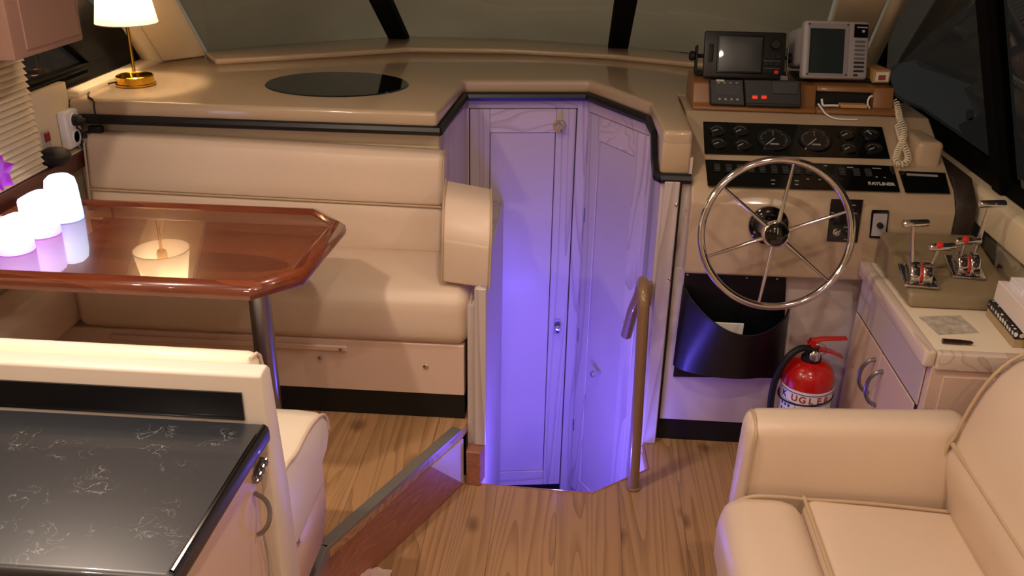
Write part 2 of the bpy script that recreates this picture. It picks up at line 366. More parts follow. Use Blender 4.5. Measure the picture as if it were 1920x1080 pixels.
# stairwell
b = NB()
box(b, -.7, .6, 2.2, 3.9, WELL-.02, WELL); ob('floor', b, CARPET, smooth=False, **K)
b = NB()
prism(b, [(-.255, 2.365), (.104, 2.351), (.288, 2.497), (.278, 2.64), (.30, 2.64), (.305, 2.49), (.11, 2.335), (-.255, 2.345)], 'z', WELL, -.036)
ob('wall_stairwell_near', b, PICKP, smooth=False, **K)
b = NB()   # settee end panel that runs down into the well
box(b, -.290, -.262, 2.40, 3.42, WELL, .60); ob('wall_stairwell_left', b, PICKP, smooth=False, **K)
b = NB()
box(b, -.268, -.232, 2.385, 2.405, .126, .665, .003, 1); box(b, -.2615, -.254, 2.4055, 2.43, .0, .655)
ob('trim_4', b, PICK, smooth=False, **K)
# upper left wall of the alcove, above the settee end panel
b = NB()
prism(b, [(-.432, 2.86), (-.405, 3.36), (-.425, 3.37), (-.452, 2.87)], 'z', .60, 1.025); box(b, -.45, -.27, 2.86, 3.38, .585, .605)
ob('wall_alcove_left', b, PICK, smooth=False, **K)
b = NB()
prism(b, [(-.4305, 2.90), (-.4045, 3.28), (-.400, 3.28), (-.426, 2.90)], 'z', .64, .99, .002, 1)
ob('trim_5', b, PICK, smooth=False, **K)
# right wall of the alcove and the wood post
b = NB()
prism(b, [(.268, 2.655), (.285, 3.04), (.30, 3.04), (.30, 2.655)], 'z', WELL, .93)
ob('wall_alcove_right', b, PICKP, smooth=False, **K)
b = NB()
box(b, .278, .324, 2.638, 2.665, .0, .93, .003, 1)
ob('trim_6', b, PICK, smooth=False, **K)
for z in (.86, .615):
    b = NB(); lathe(b, [(.0, 0), (.006, 0), (.006, .004), (.003, .006)], (.318, 2.636, z), 12, axis=(0, -1, 0)); tag(ob('button_cap', b, CHROME, loc=(.318, 2.636, z)), 'small chrome cap on the wooden post beside the helm, '+('upper' if z > .8 else 'lower')+' of two', 'cap')
# ------------------------------------------------------------ cabin doors
def cabin_door(nm, p, q, z0, z1, hinge_right, kn):
    """framed door in the vertical plane from p to q (left to right)"""
    p, q = V3((*p, 0)), V3((*q, 0)); d = q-p; wd = d.length; M = frame(p, d, (0, 0, 1))   # z axis of M points to the room
    t = bpy.data.objects.new(nm, None); COL.objects.link(t); t.location = p+V3((0, 0, z0)); ORG[t.name] = p+V3((0, 0, z0)); t['kind'] = 'structure'
    g = .075
    fr = NB()
    for (x0, x1, a, c) in ((0, g, z0, z1), (wd-g, wd, z0, z1), ):
        box(fr, x0, x1, a, c, -.012, .010, .002, 1, 0, M)
    ob('door_stile', fr, PICK, t, smooth=False)
    fr = NB()
    for (a, c) in ((z0, z0+g), (z1-g*1.2, z1)): box(fr, g+.0006, wd-g-.0006, a, c, -.012, .010, .002, 1, 0, M)
    ob('door_rail', fr, PICKH, t, smooth=False)
    pn = NB(); box(pn, g+.003, wd-g-.003, z0+g+.003, z1-g*1.2-.003, -.010, .005, 0, 1, 0, M); ob('door_panel', pn, PICKP, t, smooth=False)
    return t, M, wd
d1, M1, w1 = cabin_door('door_1', (-.392, 3.345), (.004, 3.405), -.745, .965, True, 0)
# face frame round the left door
b = NB()
def fbox(bm, M, x0, x1, y0, y1, z0, z1, bb=.001): box(bm, x0, x1, y0, y1, z0, z1, bb, 1, 0, M)
fbox(b, M1, -.02, -.004, WELL, 1.02, -.02, .012); fbox(b, M1, w1+.004, w1+.045, WELL, 1.02, -.02, .014)
ob('trim_7', b, PICK, smooth=False, **K)
b = NB(); fbox(b, M1, -.02, w1+.045, .969, 1.015, -.02, .012); ob('trim_8', b, PICKH, smooth=False, **K)
b = NB(); fbox(b, M1, -.05, w1+.06, WELL, 1.05, -.05, -.021); ob('wall_behind_left_door', b, BLACK, smooth=False, **K)
d2, M2, w2 = cabin_door('door_2', (.062, 3.395), (.263, 3.075), -.745, .955, False, 0)
b = NB(); fbox(b, M2, -.026, -.004, WELL, 1.02, -.02, .012); fbox(b, M2, w2+.004, w2+.028, WELL, 1.02, -.02, .012); ob('trim_9', b, PICK, smooth=False, **K)
b = NB(); fbox(b, M2, -.02, w2+.03, .959, 1.03, -.02, .012); ob('trim_10', b, PICKH, smooth=False, **K)
b = NB(); fbox(b, M2, -.05, w2+.06, WELL, 1.05, -.05, -.021); ob('wall_behind_right_door', b, BLACK, smooth=False, **K)
def knob(parent, M, x, z, r, plate=None, nm='door_knob', m=CHROME):
    if plate:
        k = NB(); box(k, x-.012, x+.012, z-plate, z+plate, .010, .013, .001, 1, 0, M); ob('latch_plate', k, STEEL, parent)
    k = NB(); lathe(k, [(r*.45, .01), (r*.4, .028), (r, .034), (r*1.05, .044), (r*.8, .052), (.001, .054)], (0, 0, 0), 20, M=M @ Matrix.Translation((x, z, 0))); ob(nm, k, m, parent)
knob(d1, M1, w1-.062, .90, .016)
k = NB(); lathe(k, [(.026, .010), (.026, .013), (.012, .015)], (0, 0, 0), 20, M=M1 @ Matrix.Translation((w1-.062, .90, 0))); ob('knob_rose', k, CHROME, d1)
knob(d1, M1, w1-.040, .055, .014, .034, m=CHROME)
knob(d2, M2, .175, -.07, .014)
for z in (.55, .02, -.42):
    k = NB(); box(k, .003, .008, z-.03, z+.03, .010, .014, .001, 1, 0, M2); ob('hinge', k, STEEL, d2)
# ============================================================ HULL SIDES, CEILING, REAR
b = NB()
box(b, -1.72, -1.66, -2.6, 3.5, -.04, 1.10); ob('wall_left', b, CREAMW, smooth=False, **K)
b = NB(); box(b, -1.72, -1.66, -2.6, 1.35, 1.10, 2.05); ob('wall_left_rear', b, CREAMW, smooth=False, **K)
b = NB(); box(b, 1.30, 1.36, -2.6, 3.9, -.04, .84); ob('wall_right', b, CREAMW, smooth=False, **K)
b = NB(); prism(b, [(1.205, .835), (1.36, .82), (1.36, .94), (1.22, .935), (1.203, .925)], 'y', 1.6, 4.0, .006, 2); ob('trim_11', b, CREAMW, **K)
b = NB(); box(b, 1.32, 1.38, -2.6, 1.2, .94, 2.05); ob('wall_right_rear', b, CREAMW, smooth=False, **K)
b = NB(); box(b, -1.72, 1.40, -2.66, -2.6, -.04, 2.05); ob('wall_rear', b, CREAMW, smooth=False, **K)
b = NB(); box(b, -1.75, 1.42, -2.66, 2.55, 2.05, 2.09); ob('ceiling', b, CREAMW, smooth=False, **K)
b = NB(); box(b, -1.75, 1.42, 2.55, 2.60, 1.86, 2.09); ob('wall_front_header', b, CREAMW, smooth=False, **K)
DN = ['over the dinette bench', 'over the galley counter', 'over the grab rail', 'over the step', 'over the sofa', 'over the near end of the sofa', 'in the middle of the rear', 'at the rear right', 'at the rear left']
for i, (x, y, p) in enumerate(DOWN):
    t = thing('ceiling_downlight', 'round recessed ceiling downlight '+DN[i], 'ceiling light', (x, y, 2.05), group='recessed downlights in the cabin ceiling')
    k = NB(); lathe(k, [(.036, 2.048), (.05, 2.046), (.052, 2.04), (.046, 2.034), (.038, 2.036)], (x, y, 0), 24, cap=False); ob('bezel', k, CHROME, t)
    k = NB(); lathe(k, [(.037, 2.046), (.001, 2.045)], (x, y, 0), 24); ob('diffuser', k, bpy.data.materials.get('lamp_diffuser') or mat('lamp_diffuser', '#ffffff', emit='#ffd9ae', estr=9), t)
# ============================================================ DASH AND WINDSHIELD
DZ = 1.08
dash = thing('dashboard', 'wide beige fibreglass dashboard shelf under the windshield with black edge strip and oval hatch', 'dashboard', (-.6, 3.2, 1.03))
b = NB()
dp = [(-1.625, 2.79), (-.43, 2.79), (-.408, 3.30), (.046, 3.372), (.250, 3.03), (.262, 2.66), (.352, 2.66), (.352, 3.19), (1.075, 3.19), (1.12, 3.72), (.98, 3.76), (.52, 3.86), (.19, 4.05), (-.29, 4.13), (-.77, 4.125), (-1.26, 3.85), (-1.49, 3.64), (-1.625, 3.56)]
prism(b, dp, 'z', DZ-.052, DZ, .014, 3)
prism(b, [(.262, 2.66), (.352, 2.66), (.352, 2.90), (.262, 2.90)], 'z', .945, DZ-.03, .010, 2)
ob('shelf', b, FIBRE, dash, angle=50)
b = NB()
tr = [(-1.60, 2.80, 1.018), (-1.58, 2.793, 1.020), (-.425, 2.793, 1.020), (-.404, 3.292, 1.020), (.044, 3.362, 1.020), (.246, 3.03, 1.020), (.258, 2.86, 1.018), (.258, 2.76, .955), (.258, 2.665, .938), (.268, 2.655, .936), (.352, 2.655, .936)]
for i in range(len(tr)-1):
    p, q = V3(tr[i]), V3(tr[i+1]); d = q-p
    tube(b, [p-d.normalized()*.004, q+d.normalized()*.004], .0165, 8)
ob('edge_strip', b, RUBBER, dash)
b = NB(); hc = V3((-.838, 3.155, 0))
s = NB(); n = 56
for r0, z in ((1.0, DZ+.001), ):
    vs = [s.verts.new((hc.x+.252*math.cos(2*pi*j/n), hc.y+.208*math.sin(2*pi*j/n), DZ+.0005)) for j in range(n)]
    vt = [s.verts.new((hc.x+.247*math.cos(2*pi*j/n), hc.y+.203*math.sin(2*pi*j/n), DZ+.004)) for j in range(n)]
    s.faces.new(vt)
    for j in range(n): s.faces.new((vs[j], vs[(j+1) % n], vt[(j+1) % n], vt[j]))
merge(b, s); ob('hatch', b, mat('smoked_hatch_glass', '#141614', .06, coat=.5), dash)
# raised ledge along the foot of the windshield
base = [V3((-1.60, 3.50, DZ)), V3((-1.49, 3.607, DZ)), V3((-1.26, 3.811, DZ)), V3((-.79, 4.112, DZ)), V3((-.30, 4.13, DZ)), V3((.20, 4.01, DZ)), V3((.50, 3.83, DZ)), V3((.93, 3.57, DZ))]
b = NB()
prism(b, [(-1.49, 3.60), (-1.26, 3.80), (-.78, 4.11), (-.30, 4.13), (.20, 4.02), (.50, 3.85), (.97, 3.72), (.97, 3.58), (.44, 3.68), (.14, 3.80), (-.30, 3.86), (-.70, 3.82), (-1.14, 3.56), (-1.38, 3.43)][::-1], 'z', DZ-.001, DZ+.022, .008, 3)
ob('ledge', b, FIBRE, dash, angle=50)
b = NB()
# windshield: three raked panes
RK = V3((0, -math.cos(math.radians(30)), math.sin(math.radians(30))))
RL = V3((-.06, -math.cos(math.radians(52)), math.sin(math.radians(52))))
def rake(p, s_, lean_=0): return V3(p)+RL*s_*.62 if lean_ > 0 else V3(p)+RK*s_+V3((lean_*s_, 0, 0))
def pane(nm, pts, m, th, parent=None, **kw):
    s = NB(); n_ = (pts[1]-pts[0]).cross(pts[-1]-pts[0]).normalized(); a = [s.verts.new(p+n_*th/2) for p in pts]; c = [s.verts.new(p-n_*th/2) for p in pts]
    s.faces.new(a); s.faces.new(c[::-1]); k = len(pts)
    for i in range(k): s.faces.new((a[i], a[(i+1) % k], c[(i+1) % k], c[i]))
    return ob(nm, s, m, parent, smooth=False, **kw)
WG = glass('windshield_glass', '#d4cfc4'); SG = glass('side_glass', '#b4b2ae')
L = 1.62
wb = [V3((-1.50, 3.60, DZ)), V3((-.79, 4.112, DZ)), V3((.170, 4.035, DZ)), V3((.97, 3.74, DZ))]
LN = [.17, 0, 0, -.17]
for i in range(3):
    t = bpy.data.objects.new('window_%d' % (i+1), None); COL.objects.link(t); t.location = wb[i]; ORG[t.name] = wb[i].copy(); t['kind'] = 'structure'
    e = (wb[i+1]-wb[i]).normalized()
    pane('glass', [wb[i]+e*.03, wb[i+1]-e*.03, rake(wb[i+1]-e*.03, L, LN[i+1]), rake(wb[i]+e*.03, L, LN[i])], WG, .006, t)
    k = NB()
    tube(k, [wb[i]+e*.02+V3((0, 0, .004)), wb[i+1]-e*.02+V3((0, 0, .004))], .012, 8)
    ob('gasket', k, FRAMEB, t)
    if i:
        k = NB(); d_ = frame(wb[i]+V3((0, -.01, 0)), (1, .0, 0), RK)
        box(k, -.042, .042, -.01, L, -.02, .02, .004, 1, 0, d_); ob('mullion', k, FRAMEB, t)
# canvas cover over the outside of the windshield
out = V3((0, .5, .866))*.12
k = NB(); g = []
cb = [V3((-1.75, 3.42, DZ)), V3((-1.50, 3.60, DZ)), V3((-.79, 4.112, DZ)), V3((.195, 4.035, DZ)), V3((.97, 3.74, DZ)), V3((1.3, 3.6, DZ))]
for sidx in range(0, 9):
    g.append([rake(p, -.40+sidx*(L+.45)/8, .1 if j < 2 else 0)+out+V3((0, 0, .015*math.sin(sidx*1.7+j))) for j, p in enumerate(cb)])
quadsheet(k, g, 0); tag(ob('windshield_cover', k, CANVAS, loc=(-.3, 4.1, 1.1)), 'grey green canvas cover stretched over the outside of the windshield', 'cover')
# pillars
def pillar(p0, p1, w0, out_w, m, nm):
    k = NB(); s = NB(); q = [V3(p) for p in p0]; r = [rake(p, L, -.17 if p0[0][0] > 0 else .17) for p in p0]
    a = [s.verts.new(p) for p in q]; c = [s.verts.new(p) for p in r]; s.faces.new(a); s.faces.new(c[::-1]); n_ = len(a)
    for i in range(n_): s.faces.new((a[i], a[(i+1) % n_], c[(i+1) % n_], c[i]))
    bmesh.ops.recalc_face_normals(s, faces=s.faces); bev(s, .012, 2); merge(k, s); return ob(nm, k, m, **K)
pillar([(-1.475, 3.60, DZ), (-1.60, 3.45, DZ), (-1.67, 3.50, DZ), (-1.55, 3.68, DZ)], 0, 0, 0, CREAMW, 'trim_12')
pillar([(-1.585, 3.44, DZ+.0), (-1.615, 3.395, DZ), (-1.68, 3.42, DZ), (-1.65, 3.50, DZ)], 0, 0, 0, CREAMW, 'trim_13')
pillar([(.955, 3.74, DZ), (1.095, 3.70, DZ), (1.13, 3.80, DZ), (.98, 3.85, DZ)], 0, 0, 0, CREAMW, 'trim_14')
pillar([(1.10, 3.69, DZ), (1.13, 3.66, DZ), (1.18, 3.74, DZ), (1.15, 3.80, DZ)], 0, 0, 0, CREAMW, 'trim_15')
# left side window
t = bpy.data.objects.new('window_4', None); COL.objects.link(t); t.location = (-1.68, 2.6, 1.1); ORG[t.name] = V3((-1.68, 2.6, 1.1)); t['kind'] = 'structure'
pane('glass', [V3((-1.685, 1.35, 1.11)), V3((-1.685, 3.42, 1.11)), V3((-1.685, 2.4, 1.70)), V3((-1.685, 2.2, 2.05)), V3((-1.685, 1.35, 2.05))], SG, .006, t)
b = NB()
prism(b, [(1.35, 1.10), (3.46, 1.10), (3.46, 1.125), (3.22, 1.125), (3.16, 1.155), (1.35, 1.155)], 'x', -1.69, -1.655, .002, 1)
prism(b, [(3.46, 1.10), (3.46, 1.13), (2.32, 1.80), (2.1, 1.80), (3.02, 1.155), (3.30, 1.10)], 'x', -1.689, -1.656, .002, 1)
ob('window_frame', b, FRAMEB, t, smooth=False)
b = NB(); box(b, -1.657, -1.645, 1.35, 3.0, 1.118, 1.126, .002, 1); box(b, -1.657, -1.648, 1.35, 3.0, 1.138, 1.143, .002, 1); ob('track', b, FRAMEB, t, smooth=False)
b = NB(); box(b, -1.665, -1.60, 2.82, 3.5, 1.07, 1.098, .006, 2); ob('trim_16', b, CREAMW, **K)
# right side windows
t = bpy.data.objects.new('window_5', None); COL.objects.link(t); t.location = (1.3, 3, .94); ORG[t.name] = V3((1.3, 3, .94)); t['kind'] = 'structure'
KX = -.31
def lx_(bm):
    for v in bm.verts: v.co.x += KX*(v.co.z-.94)
    return bm
def rw(y, z): return V3((1.27+KX*(z-.94), y, z))
pane('glass', [rw(2.66, .945), rw(3.9, .945), rw(3.9, 1.75), rw(2.64, 1.75)][::-1], SG, .006, t)
b = NB()
prism(b, [(2.66, .935), (3.98, .935), (3.98, .985), (3.60, .985), (3.40, 1.005), (2.66, 1.005)], 'x', 1.245, 1.285, .004, 1)
prism(b, [(4.5, .94), (4.5, 1.85), (3.25, 1.85), (3.62, 1.36), (3.80, 1.07), (3.72, .985)], 'x', 1.246, 1.284, .004, 1)
box(b, 1.235, 1.29, 2.605, 2.665, .935, 1.85, .004, 1)
lx_(b)
ob('window_frame', b, FRAMEB, t, smooth=False)
b = NB(); lathe(b, [(.0, 0), (.018, 0), (.016, .012), (.001, .014)], (1.265, 2.98, 1.085), 16, axis=(-1, 0, 0)); ob('latch', b, BLACK, t)
t = bpy.data.objects.new('window_6', None); COL.objects.link(t); t.location = (1.3, 2, .94); ORG[t.name] = V3((1.3, 2, .94)); t['kind'] = 'structure'
pane('glass', [rw(1.2, .945), rw(2.61, .945), rw(2.61, 1.85), rw(1.2, 1.85)][::-1], SG, .006, t)
b = NB(); box(b, 1.25, 1.30, 1.2, 2.61, .935, .985, .004, 1); ob('window_frame', b, FRAMEB, t, smooth=False)
b = NB(); tube(b, [(1.235, 2.30, .93), (1.235, 2.33, 1.3)], .007, 8); tag(ob('hanging_string', b, WHITE, loc=(1.235, 2.30, .93)), 'pale cord hanging beside the right side window at the picture edge', 'cord')
# ============================================================ LEFT WALL FITTINGS
b = NB(); box(b, -1.66, -1.592, 1.45, 2.86, .865, .915, .004, 2)
tag(ob('wooden_rail', b, MAHOG2, loc=(-1.62, 2.1, .865)), 'dark red wooden rail along the left wall beside the dining table', 'rail')
b = NB(); box(b, -1.66, -1.6, 2.60, 2.83, .9155, .921, .002, 1); box(b, -1.655, -1.628, 2.60, 2.805, .922, 1.135, .003, 2)
tag(ob('wall_panel', b, CREAMW, loc=(-1.64, 2.7, .92)), 'cream board with the sockets on the left wall between blind and dashboard', 'panel')
ot = thing('wall_socket', 'white double wall socket with a black plug, left of the dashboard', 'socket', (-1.625, 2.76, .95))
s0 = at(100, 222, X=-1.62); 
b = NB(); box(b, -1.628, -1.598, 2.715, 2.80, .935, 1.055, .008, 3); ob('cover', b, WHITE, ot)
for z in (1.022, .968):
    b = NB(); lathe(b, [(.023, 0), (.023, .003), (.019, .003), (.018, -.002)], (-1.598, 2.76, z), 20, axis=(1, 0, 0)); ob('socket_ring', b, WHITE, ot)
b = NB(); lathe(b, [(.018, 0), (.017, .02), (.010, .028), (.006, .04)], (-1.597, 2.76, 1.022), 18, axis=(1, 0, 0))
tag(ob('power_plug', b, BLACK, loc=(-1.597, 2.76, 1.022)), 'black plug in the upper half of the white wall socket', 'plug')
sw = thing('wall_switch', 'small grey switch with red rocker on the cream board beside the blind', 'switch', (-1.627, 2.63, .95))
b = NB(); box(b, -1.628, -1.622, 2.615, 2.655, .93, 1.02, .001, 1); ob('plate', b, mat('grey_switch', '#b9b3a8', .5), sw)
b = NB(); box(b, -1.622, -1.617, 2.622, 2.648, .985, 1.012, .001, 1); ob('red_rocker', b, mat('dark_red_rocker', '#8c1a14', .4), sw, label='dark red rocker')
# blind
bl = thing('window_blind', 'cream slatted blind hanging over the left side window', 'blind', (-1.61, 2.1, .92))
b = NB(); z = .93; i = 0
while z < 1.335:
    M = Matrix.Translation((-1.615, 0, z)) @ Matrix.Rotation(math.radians(50), 4, 'Y'); box(b, -.0125, .0125, 1.55, 2.575, -.0008, .0008, 0, 1, 0, M); z += .0190
ob('slats', b, BLIND, bl, smooth=False)
b = NB(); box(b, -1.625, -1.603, 1.55, 2.58, .917, .925, .002, 1); ob('bottom_rail', b, BLIND, bl)
for y in (1.9, 2.35):
    b = NB(); tube(b, [(-1.60, y, .92), (-1.60, y, 1.34)], .0015, 6); ob('ladder_cord', b, BLIND, bl)
# hanging locker upper left
lk = thing('overhead_locker', 'mauve brown padded locker hanging above the blind in the upper left corner', 'locker', (-1.48, 2.2, 1.34))
b = NB(); prism(b, [(-1.66, 2.05), (-1.30, 2.05), (-1.30, 2.36), (-1.345, 2.43), (-1.66, 2.43)], 'z', 1.343, 1.80, .006, 2); ob('casing', b, CUPB, lk)
b = NB(); box(b, -1.302, -1.297, 2.10, 2.345, 1.36, 1.79, .002, 1); ob('door', b, CUPB, lk)
# ============================================================ SETTEE
st = thing('settee', 'long cream vinyl settee with backrest built in under the dashboard', 'settee', (-.95, 2.6, PL))
b = NB(); cushion(b, -1.50, -.293, 2.405, 2.80, .462, .628, .032, .010); ob('seat_cushion', b, VINYL, st)
b = NB(); cushion(b, -1.648, -1.505, 1.9, 2.80, .462, .628, .032, .008); ob('side_seat_cushion', b, VINYL, st)
def lean(v): return V3((v.x, v.y+(v.z-.6)*.16, v.z+.022*max(0, (-.41-v.x)/1.17)*max(0, (v.z-.6)/.3)))
b = NB(); cushion(b, -1.580, -.412, 2.715, 2.80, .782, .944, .016, .006, fn=lean); ob('upper_back_cushion', b, VINYL, st)
b = NB(); cushion(b, -1.580, -.412, 2.722, 2.80, .629, .7815, .012, .003, fn=lean); ob('lower_back_cushion', b, VINYL, st)
b = NB()
tube(b, [lean(V3((-1.578, 2.716, .783))), lean(V3((-.414, 2.716, .783)))], .0035, 8)
tube(b, [lean(V3(p)) for p in [(-.412, 2.722, .62), (-.409, 2.718, .76), (-.409, 2.716, .925), (-.412, 2.735, .941), (-.412, 2.79, .943)]], .0035, 8)
tube(b, [lean(V3(p)) for p in [(-1.582, 2.722, .64), (-1.582, 2.718, .76), (-1.582, 2.716, .92), (-1.578, 2.735, .941), (-1.575, 2.79, .943)]], .0035, 8)
tube(b, [(-.284, 2.80, .612), (-.284, 2.45, .614), (-.283, 2.415, .595), (-.283, 2.408, .50), (-.284, 2.42, .475)], .003, 8)
ob('piping', b, VINYL_D, st)
b = NB(); box(b, -1.64, -.302, 2.412, 2.80, .288, .461, .002, 1); ob('base', b, PINKP, st)
b = NB(); box(b, -1.64, -.302, 2.418, 2.78, PL+.001, .286); ob('kick_board', b, BLACK, st, smooth=False)
b = NB(); box(b, -1.40, -.66, 2.400, 2.411, .427, .445, .003, 1); ob('drawer_pull', b, PINKP, st)
for x, z in ((-.675, .436), (-.745, .398), (-.42, .385)):
    b = NB(); lathe(b, [(.008, 0), (.008, .003), (.003, .006)], (x, 2.411 if z < .42 else 2.400, z), 12, axis=(0, -1, 0)); ob('screw', b, CHROME, st)
# strip of wall above the backrest
b = NB(); box(b, -1.655, -.44, 2.862, 2.875, .60, 1.028); box(b, -.455, -.436, 2.863, 2.875, .9, 1.028, .002, 1); ob('wall_behind_settee', b, CREAMW, smooth=False, **K)
# end bolster
def bolster(ins):
    pts = [(2.455, .650)]
    for a in range(0, 10):
        th = pi-a*pi/2/9*.98; pts.append((2.59+.135*math.cos(th), .775+.115*math.sin(th)))
    pts += [(2.70, .890), (2.70, .650)]
    return pts
b = NB()
s = NB(); P_ = bolster(0); xs = (-.374, -.232)
prism(b, P_, 'x', xs[0], xs[1], .010, 3); 
def shear(bm):
    for v in bm.verts:
        v.co.y += (v.co.x+.374)*-.25; v.co.z += (v.co.x+.374)*-.08*max(0, (v.co.z-.63)/.3)
        v.co.x += -.10*(v.co.y-2.45) + .03*(v.co.z-.63)
shear(b); ar = ob('armrest', b, VINYL, st, angle=60)
b = NB()
for x in xs: tube(b, [(x, y, z) for y, z in P_[:-1]], .0035, 8)
shear(b); ob('piping', b, VINYL_D, ar)
# ============================================================ DINING TABLE
TZ = .88
dt = thing('dining_table', 'glossy varnished mahogany dinette table with clipped corners on a steel pedestal', 'table', (-.80, 2.12, PL))
tp = [(-1.58, 1.853), (-.728, 1.853), (-.630, 1.955), (-.612, 2.305), (-.715, 2.415), (-1.58, 2.415)]
def inset(pts, d):
    n_ = len(pts); out_ = []
    for i in range(n_):
        p0, p1, p2 = V3((*pts[i-1], 0)), V3((*pts[i], 0)), V3((*pts[(i+1) % n_], 0))
        a = (p1-p0).normalized(); c = (p2-p1).normalized(); na = V3((-a.y, a.x, 0)); nc = V3((-c.y, c.x, 0)); bi = (na+nc).normalized()
        q = p1+bi*(d/max(.3, bi.dot(na))); out_.append((q.x, q.y))
    return out_
b = NB(); prism(b, inset(tp, .022), 'z', TZ-.034, TZ-.001, 0, 1); ob('tabletop', b, MAHOG, dt, smooth=False)
b = NB(); s = NB()     # fiddle moulding all round
rings = []
for dd, z in ((.040, TZ-.0015), (.036, TZ+.004), (.026, TZ+.009), (.014, TZ+.006), (.003, TZ-.004), (0, TZ-.016), (.003, TZ-.030), (.016, TZ-.036), (.040, TZ-.036)):
    rings.append([s.verts.new((x, y, z)) for x, y in inset(tp, dd)])
for i in range(len(rings)-1):
    for j in range(6): s.faces.new((rings[i][j], rings[i][(j+1) % 6], rings[i+1][(j+1) % 6], rings[i+1][j]))
merge(b, s); ob('edge_moulding', b, MAHOG, dt, angle=40)
pc = V3((-.80, 2.10, 0))
b = NB(); lathe(b, [(.030, PL+.012), (.028, TZ-.05)], pc, 28); ob('pedestal', b, STEEL, dt)
b = NB(); lathe(b, [(.09, PL+.001), (.088, PL+.008), (.034, PL+.016)], pc, 28); ob('base_plate', b, STEEL, dt)
b = NB(); lathe(b, [(.034, TZ-.05), (.07, TZ-.042), (.07, TZ-.036)], pc, 28); ob('top_plate', b, STEEL, dt)
# candles
def candle_mat(nm, lo, hi, z0, z1, s0_, s1_):
    m = bpy.data.materials.new(nm); m.use_nodes = True; nt = m.node_tree; b_ = nt.nodes['Principled BSDF']; b_.inputs['Base Color'].default_value = (.85, .82, .85, 1); b_.inputs['Roughness'].default_value = .5
    N = nt.nodes.new; tc = N('ShaderNodeTexCoord'); sp_ = N('ShaderNodeSeparateXYZ'); nt.links.new(tc.outputs['Object'], sp_.inputs[0])
    mr = N('ShaderNodeMapRange'); mr.inputs[1].default_value = z0; mr.inputs[2].default_value = z1; nt.links.new(sp_.outputs[2], mr.inputs[0])
    r = N('ShaderNodeValToRGB'); r.color_ramp.elements[0].color = lo; r.color_ramp.elements[1].color = hi; nt.links.new(mr.outputs[0], r.inputs[0])
    m2 = N('ShaderNodeMapRange'); m2.inputs[1].default_value = z0; m2.inputs[2].default_value = z1; m2.inputs[3].default_value = s0_; m2.inputs[4].default_value = s1_; nt.links.new(sp_.outputs[2], m2.inputs[0])
    nt.links.new(r.outputs[0], b_.inputs['Emission Color']); nt.links.new(m2.outputs[0], b_.inputs['Emission Strength']); return m
CV = candle_mat('violet_led_wax', (.50, .24, 1, 1), (.75, .6, 1, 1), 0, .12, 1.7, 3.2)
CB = candle_mat('pale_blue_led_wax', (.28, .48, 1, 1), (.7, .85, 1, 1), 0, .14, 1.5, 3.2)
for (px, py, rr, topy, cm, lab, dome) in ((30, 474, .0455, 404, CV, 'shortest of the three glowing white candles, nearest the front edge of the table', 0), (80, 443, .0455, 360, CV, 'middle of the three glowing white pillar candles on the mahogany table', 0), (125, 415, .045, 320, CB, 'tallest of the three glowing candles, with domed top and pale blue foot', 1)):
    c = at(px, py-6, Z=TZ+.001); h = at(px-6, topy+8, Y=c.y).z-c.z
    b = NB()
    if dome: pr = [(.001, 0), (rr, 0), (rr, .01), (rr*.93, h*.72), (rr*.84, h*.9), (rr*.6, h*.98), (.001, h)]
    else: pr = [(.001, 0), (rr, 0), (rr, .008), (rr*.97, h*.93), (rr*.9, h), (rr*.7, h*.96), (.001, h*.9)]
    s = NB(); lathe(s, pr, (0, 0, 0), 32, cap=False)
    if not dome:
        for v in s.verts:
            if v.co.z > h*.8: v.co.z += .006*math.sin(math.atan2(v.co.y, v.co.x)*2+px)
    merge(b, s, 0, Matrix.Translation(c)); o = ob('led_candle', b, cm, loc=c, angle=60, label=lab, cat='candle')
# bowl and flower behind the candles
c = at(100, 309, X=-1.61); c = V3((-1.60, c.y, .916))
b = NB(); lathe(b, [(.03, 0), (.045, .015), (.048, .03), (.036, .046), (.02, .052), (.001, .053)], c, 28)
tag(ob('dark_bowl', b, mat('black_lace_pattern', '#17181c', .5, vary=(90, .9)), loc=c), 'round black patterned trinket bowl on the wooden rail behind the tall candle', 'bowl')
fl = thing('orchid_flower', 'purple orchid bloom at the left picture edge above the candles', 'flower', (-1.52, 2.06, TZ))
fc = at(3, 327, X=-1.45)
ORG[fl.name] = V3((fc.x, fc.y, TZ)); fl.location = ORG[fl.name]
b = NB()
for k_, (a, ln) in enumerate(((20, .045), (90, .05), (160, .045), (235, .042), (305, .042))):
    g = []
    for i in range(5):
        u = i/4; wv = .020*math.sin(pi*min(1, u*.85+.12)); row = []
        for j in range(5):
            v = (j/4-.5)*2; lx = ln*u; ly = wv*v; aa = math.radians(a)
            row.append(fc+V3((.012*u*u-.006*abs(v)*u, lx*math.cos(aa)-ly*math.sin(aa), lx*math.sin(aa)+ly*math.cos(aa))))
        g.append(row)
    quadsheet(b, g, .0012)
ob('petals', b, mat('purple_petal', '#9a10b8', .5, vary=(30, .2)), fl)
b = NB(); tube(b, [fc, fc+V3((-.01, -.02, -.03)), V3((fc.x-.02, fc.y-.05, TZ+.05)), V3((fc.x-.02, fc.y-.06, TZ+.03))], .0025, 6, smooth_path=2); ob('stem', b, mat('green_stem', '#4a5a2a', .6), fl)
b = NB(); lathe(b, [(.03, TZ+.001), (.04, TZ+.05), (.042, TZ+.055), (.036, TZ+.052)], (fc.x-.02, fc.y-.06, 0), 24); ob('pot', b, WHITE, fl)
